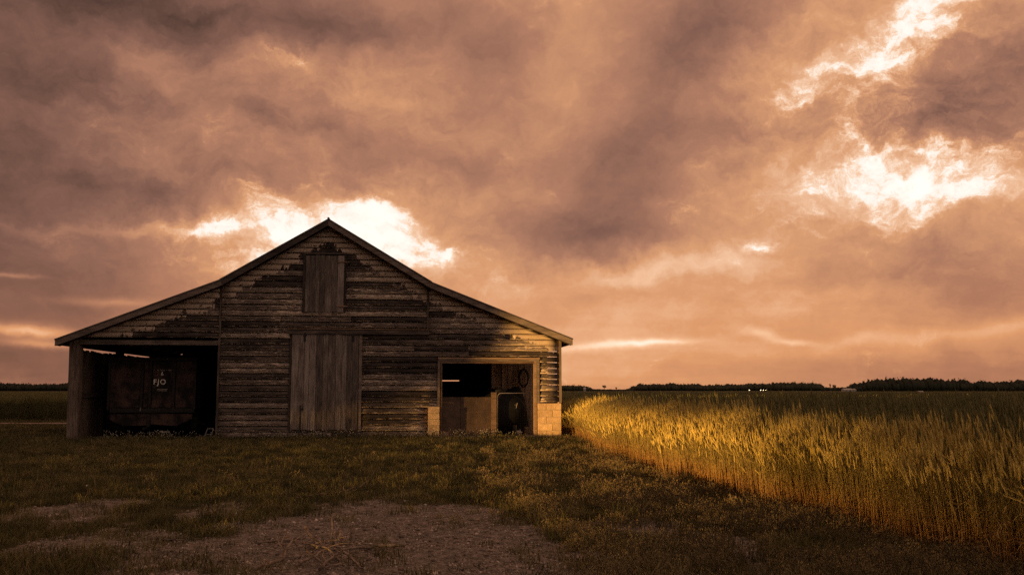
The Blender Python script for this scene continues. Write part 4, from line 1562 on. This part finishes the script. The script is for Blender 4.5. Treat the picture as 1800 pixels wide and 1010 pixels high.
branch([(712, 966), (660, 967), (614, 971), (560, 976)], .020, 'long dark branch reaching right from the brush heap', twigs=3)
branch([(536, 953, .14), (546, 962, .10), (566, 971, .07), (548, 979, .04)], .016, 'reddish hooked branch standing up out of the brush heap', twigs=1)
branch([(446, 1006), (497, 987), (514, 973, .12), (527, 978, .06)], .018, 'pale bent branch at the left end of the brush heap', twigs=3)
G = 'twigs tangled in the brush heap'
LB = 'thin dry stick tangled in the foreground brush heap'
for pix in [[(573, 978, .08), (585, 992, .04), (608, 993)], [(606, 986, .07), (624, 996), (638, 1008)], [(588, 980, .06), (622, 984), (658, 991)],
            [(583, 952, .22), (583, 962, .12), (581, 972)], [(588, 962, .14), (588, 971, .05)], [(599, 963, .15), (590, 973, .04)],
            [(502, 957, .12), (492, 967, .04)], [(540, 985, .08), (570, 999), (600, 1004)], [(556, 982, .10), (590, 974, .07), (614, 968)],
            [(520, 1000), (556, 988, .06), (575, 978, .1)], [(600, 1002, .05), (560, 1006)], [(462, 1008), (473, 996, .06)],
            [(560, 1008), (585, 996, .08), (600, 980, .06)], [(530, 970, .08), (575, 984, .10), (610, 1002, .02)]]:
    branch(pix, random.uniform(.009, .015), LB, G, twigs=2)
branch([(452, 956), (490, 954), (534, 953)], .012, 'straight thin stick lying behind the left of the brush heap', twigs=1)
branch([(284, 951), (304, 951), (326, 952)], .014, 'lone short stick on the gravel left of the brush heap', twigs=0)
branch([(538, 877), (585, 870), (634, 863)], .014, 'stick at the far edge of the gravel, nearest the barn', twigs=3)
branch([(600, 873), (625, 866), (648, 857, .1)], .010, 'thin upturned twig at the far gravel edge', twigs=1)

# ------------------------------------------------------------------ far woods and lone trees
def tree_quads(c, rx, ry, rz, n_, size, flat_bottom=True):
    """leafy clumps spread through a crown"""
    d = rng.normal(0, 1, (n_, 3))
    d /= np.linalg.norm(d, axis=1)[:, None]
    rad = rng.random(n_) ** .45
    p = d * rad[:, None] * np.array([rx, ry, rz])
    lump = 1 + .28 * np.sin(d[:, 0] * 5 + c[0]) * np.sin(d[:, 2] * 6 + c[1])
    p *= lump[:, None]
    p += np.array(c)
    a = rng.normal(0, 1, (n_, 3))
    a /= np.linalg.norm(a, axis=1)[:, None]
    b_ = np.cross(a, rng.normal(0, 1, (n_, 3)))
    b_ /= np.linalg.norm(b_, axis=1)[:, None]
    s1 = size * rng.uniform(.5, 1.2, (n_, 1))
    V = np.stack([p - a * s1, p + b_ * s1 * .8, p + a * s1, p - b_ * s1 * .8], 1).reshape(-1, 3)
    return V, np.arange(n_ * 4).reshape(-1, 4)


def lump(c, rx, ry, rz, seg=8):
    V, Fc = [], []
    for j in range(5):
        t_ = math.pi * j / 4
        for i in range(seg):
            a = 2 * math.pi * i / seg
            k = 1 + random.uniform(-.15, .15)
            V.append((c[0] + rx * math.sin(t_) * math.cos(a) * k, c[1] + ry * math.sin(t_) * math.sin(a) * k, c[2] + rz * math.cos(t_)))
    for j in range(4):
        for i in range(seg):
            i2 = (i + 1) % seg
            Fc.append((j * seg + i, (j + 1) * seg + i, (j + 1) * seg + i2, j * seg + i2))
    return np.array(V), np.array(Fc)


def join(parts):
    Vs, Fs, k = [], [], 0
    for V, Fc in parts:
        Vs.append(V)
        Fs.append(np.asarray(Fc) + k)
        k += len(V)
    return np.concatenate(Vs), np.concatenate(Fs)


def wood(px0, px1, dist, tops, label, rows=3, step=4.2, rough=.12):
    """a wood far off: tops = [(px, py of its skyline)]"""
    parts = []
    xp = [a for a, _ in tops]
    zp_ = [(686 - c) / FPX * dist + CAM_H for _, c in tops]
    X0, X1 = (px0 - 900) / FPX * dist, (px1 - 900) / FPX * dist
    for r_ in range(rows):
        x_ = X0
        while x_ < X1:
            h_ = float(np.interp(x_ / dist * FPX + 900, xp, zp_)) * random.uniform(1 - rough, 1 + rough * .4)
            h_ = max(h_, 2.0)
            if r_ == 0:
                h_ *= random.uniform(.7, .95)
            rx = random.uniform(.55, 1.35) * step * .8
            h_ *= 1 + .22 * (float(vnoise(np.array([x_ * .06]), np.array([r_ * 3.0]), 120)[0]) - .5)
            y_ = dist + r_ * step * 1.4 + random.uniform(-1, 1)
            parts.append(lump((x_, y_, h_ * .46), rx * .85, rx, h_ * .46))
            parts.append(tree_quads((x_, y_, h_ * .52), rx, rx, h_ * .46, int(46 * max(1, step / 4.2)), min(step, 4.2) * .17))
            x_ += step * random.uniform(.6, 1.0)
    V, Fc = join(parts)
    V[:, 2] = np.maximum(V[:, 2], -.2)
    tag(link('far_wood', np_mesh('far_wood', V, Fc, ['tree_leaf'])), label, 'wood', kind='stuff')


wood(-60, 160, 960, [(-60, 672), (20, 671), (60, 673), (95, 672), (125, 669), (160, 671)], 'dark wood on the horizon left of the barn')
wood(960, 1042, 1080, [(960, 675), (1010, 675), (1030, 677), (1040, 681), (1043, 684)], 'low dark wood just right of the barn corner')
wood(1036, 1116, 1300, [(1036, 683), (1116, 683.5)], 'thin hedge line between the two middle woods', step=2.8)
wood(1108, 1450, 1330, [(1108, 682), (1113, 677), (1125, 673.5), (1180, 671.5), (1240, 674), (1310, 673), (1340, 671), (1395, 670), (1440, 671), (1448, 674), (1451, 680)],
     'long level dark wood in the middle of the horizon', step=6.5, rough=.16)
wood(1446, 1500, 1250, [(1446, 680), (1500, 679)], 'low hedge between the middle and right woods', step=2.8)
wood(1490, 1840, 780, [(1490, 680), (1500, 673), (1520, 668.5), (1540, 664), (1560, 664), (1590, 661), (1625, 662), (1655, 660.5), (1662, 664), (1690, 666), (1745, 669), (1770, 669), (1800, 665), (1840, 666)],
     'tall uneven dark wood at the right edge of the horizon', rough=.2)


def lone_tree(px, top, dist, wpx, label, cz=.72, group=None):
    h_ = (686 - top) / FPX * dist + CAM_H
    x_ = (px - 900) / FPX * dist
    root = empty('lone_tree', (x_, dist, 0))
    tag(root, label, 'tree', group)
    rx = wpx / FPX * dist / 2
    MB().tube([(0, 0, -.1), (.1, 0, h_ * .4), (-.1, 0, h_ * .8)], [.35, .26, .1], 7).tube([(.1, 0, h_ * .45), (rx * .6, 0, h_ * .7)], [.15, .05], 5).tube([(.05, 0, h_ * .5), (-rx * .6, .2, h_ * .75)], [.15, .05], 5).build('trunk', 'bark', root)
    V, Fc = join([tree_quads((0, 0, h_ * cz), rx, rx, h_ * (1 - cz), 90, rx * .22), tree_quads((rx * .5, 0, h_ * (cz - .05)), rx * .5, rx * .5, h_ * .12, 40, rx * .18), tree_quads((-rx * .45, 0, h_ * (cz + .08)), rx * .5, rx * .5, h_ * .12, 40, rx * .18)])
    link('crown', np_mesh('crown', V, Fc, ['tree_leaf']), root)


lone_tree(1061, 676.5, 1270, 7, 'lone spindly tree above the hedge, nearer the barn', .78)
lone_tree(1082, 679.5, 1270, 4, 'smaller lone tree above the hedge beside the middle wood', .75)
lone_tree(1456, 673.5, 1230, 4, 'thin tree just right of the middle wood', .78)
lone_tree(1463, 674.5, 1235, 7, 'broad tree in the gap between middle and right woods', .72)
lone_tree(1101, 682, 1270, 3, 'small bushy tree at the left end of the middle wood', .65)

# pale long sheds and a far house
def far_building(px0, px1, top, dist, label, depth=8.0, roofh=.35):
    x0, x1 = (px0 - 900) / FPX * dist, (px1 - 900) / FPX * dist
    h_ = (686 - top) / FPX * dist + CAM_H
    root = empty('far_shed', ((x0 + x1) / 2, dist, 0))
    tag(root, label, 'shed')
    hw_ = (x1 - x0) / 2
    zw = h_ * (1 - roofh)
    MB().box(-hw_, hw_, 0, depth, -.1, zw).build('wall', 'far_wall', root)
    mb_ = MB()
    k = 0
    mb_.v = [(-hw_ - .2, -.3, zw - .02), (hw_ + .2, -.3, zw - .02), (hw_ + .2, depth / 2, h_), (-hw_ - .2, depth / 2, h_), (-hw_ - .2, depth + .3, zw - .02), (hw_ + .2, depth + .3, zw - .02)]
    mb_.f = [(0, 1, 2, 3), (3, 2, 5, 4), (0, 3, 4), (1, 5, 2)]
    mb_.m = [0] * 4
    mb_.build('roof', 'far_wall', root)
    n_w = max(1, int(hw_ / 1.6))
    for i in range(n_w):
        xx = -hw_ + (i + .5) * 2 * hw_ / n_w
        MB().box(xx - .3, xx + .3, -.03, .0, zw * .45, zw * .75).build('window', 'far_glass', root)


far_building(1481, 1495, 682.3, 760, 'long low pale shed in front of the right wood')
far_building(1498, 1501.5, 682.6, 765, 'smaller pale shed beside the right wood')
far_building(1612, 1619, 686.6, 420, 'tiny pale hut far out in the crop', 3.0)
far_building(1025.5, 1029, 680.5, 1060, 'small pale house glimpsed in the low wood by the barn', 6.0)

# yard lamps at the foot of the middle wood
def yard_lamp(px, py, label, gl=1.0):
    dist = 1180
    x_ = (px - 900) / FPX * dist
    z_ = max(2.0, (686 - py) / FPX * dist + CAM_H)
    root = empty('yard_lamp', (x_, dist, 0))
    tag(root, label, 'lamp', 'lamps before the middle wood')
    MB().tube([(0, 0, -.1), (0, 0, z_ - .2)], .08, 6).build('pole', 'steel', root)
    MB().lathe([(0, -.40 * gl), (.30 * gl, -.28 * gl), (.42 * gl, 0), (.30 * gl, .28 * gl), (0, .40 * gl)], (0, -.1, z_), 'z', 12).build('lamp_globe', 'lamp_glow', root, True)


yard_lamp(1314.5, 685.6, 'glowing lamp standing apart, leftmost before the middle wood', 1.1)
yard_lamp(1334.5, 685.6, 'glowing lamp, first of the close three before the middle wood')
yard_lamp(1339.0, 685.6, 'glowing lamp, middle of the close three', .9)
yard_lamp(1343.3, 685.6, 'glowing lamp, rightmost of the close three', .8)

# ------------------------------------------------------------------ added foliage wall, unseen, left of and behind the camera: it keeps the low sun off
# most of the yard, and a slot shaped in it lets the light through
n2 = np.array([-math.sin(SUN_A), math.cos(SUN_A)])
dd = np.array([math.cos(SUN_A), math.sin(SUN_A)])
WS = -40.0
us = np.concatenate([np.arange(-60, 60, .35), np.arange(60, 1300, 6.0)])


def gap_low(u):
    v_ = np.interp(u, [1, 4, 9, 14, 20, 22, 25, 27], [1.20, 1.10, 1.05, 1.04, 1.07, 1.16, 1.24, 1.7])
    return v_ + (vnoise(u * 1.3, u * 0, 101) - .5) * .25


def gap_high(u):
    v_ = np.interp(u, [1, 4, 8, 12, 17, 20, 21.0, 21.6, 22.6, 23.1, 24.0, 25, 27], [1.75, 1.9, 2.0, 2.03, 2.1, 2.16, 2.3, 5.0, 4.9, 3.5, 2.6, 2.1, 1.6])
    return v_ + (vnoise(u * 1.1, u * 0 + 7, 102) - .5) * .35


def wall_strip(zb, zt, thick):
    V, Fc = [], []
    for i, u in enumerate(us):
        c = dd * WS + n2 * u
        wob = (vnoise(np.array([u * .4]), np.array([0.0]), 103)[0] - .5) * 1.5
        for (s_, z_) in ((-thick + wob, zb[i]), (thick + wob, zb[i]), (thick + wob, zt[i]), (-thick + wob, zt[i])):
            V.append((c[0] + dd[0] * s_, c[1] + dd[1] * s_, z_))
        if i:
            a, b_ = 4 * (i - 1), 4 * i
            for j in range(4):
                Fc.append((a + j, a + (j + 1) % 4, b_ + (j + 1) % 4, b_ + j))
    return np.array(V), np.array(Fc)


open_ = (us > 1) & (us < 27)
zl = np.where(open_, gap_low(us), 1.4)
zh = np.where(open_, np.maximum(gap_high(us), zl), 1.3)
top_ = np.interp(us, [60, 140], [27, 39]) + 4 * (vnoise(us * .25, us * 0, 104) - .5)
parts = [wall_strip(np.full(len(us), -.2), zl, .7), wall_strip(zh, top_, 1.6)]
uu = rng.uniform(-60, 70, 5200)
zz = rng.uniform(0, 28, 5200)
keep = ~((uu > 0.5) & (uu < 27.5) & (zz < 5.2))
uu, zz = uu[keep], zz[keep]
pc_ = dd[None, :] * (WS + rng.choice([-1.9, 1.9], len(uu)) + rng.normal(0, .3, len(uu)))[:, None] + n2[None, :] * uu[:, None]
Vq, Fq_ = tree_quads((0, 0, 0), .6, .6, .6, len(uu), .35)
Vq = Vq + np.repeat(np.stack([pc_[:, 0], pc_[:, 1], zz], 1), 4, axis=0)
parts.append((Vq, Fq_))
# leaf quads added to dim the sunlight at both ends of the slot
def slot_dimmer(u0, u1, z0, z1, cov):
    lam = -math.log(1 - cov) / .0029
    n_ = int(lam * (u1 - u0) * (z1 - z0))
    a, z_ = rng.uniform(u0, u1, n_), rng.uniform(z0, z1, n_)
    c = dd[None, :] * (WS + rng.uniform(-.6, .6, n_))[:, None] + n2[None, :] * a[:, None]
    Vs, Fs = tree_quads((0, 0, 0), .02, .02, .02, n_, .06)
    parts.append((Vs + np.repeat(np.stack([c[:, 0], c[:, 1], z_], 1), 4, axis=0), Fs))


for (u0, u1, cov) in ((1, 3.2, .985), (3.2, 4.2, .97), (4.2, 5.2, .94), (5.2, 6.2, .86), (6.2, 7.2, .70), (7.2, 8.2, .46), (8.2, 9.2, .22)):
    slot_dimmer(u0, u1, 1.0, 2.7, cov)
for (u0, u1, cov) in ((22.9, 23.2, .3), (23.2, 23.6, .6), (23.6, 24.2, .76), (24.2, 25.0, .88), (25.0, 25.8, .94), (25.8, 27, .98)):
    slot_dimmer(u0, u1, .9, 5.0, cov)
V, Fc = join(parts)
tag(link('added_sun_screen', np_mesh('added_sun_screen', V, Fc, ['tree_leaf'])), 'added unseen foliage wall left of the yard, slotted to shape the sunlight', 'added_sun_screen', kind='stuff')
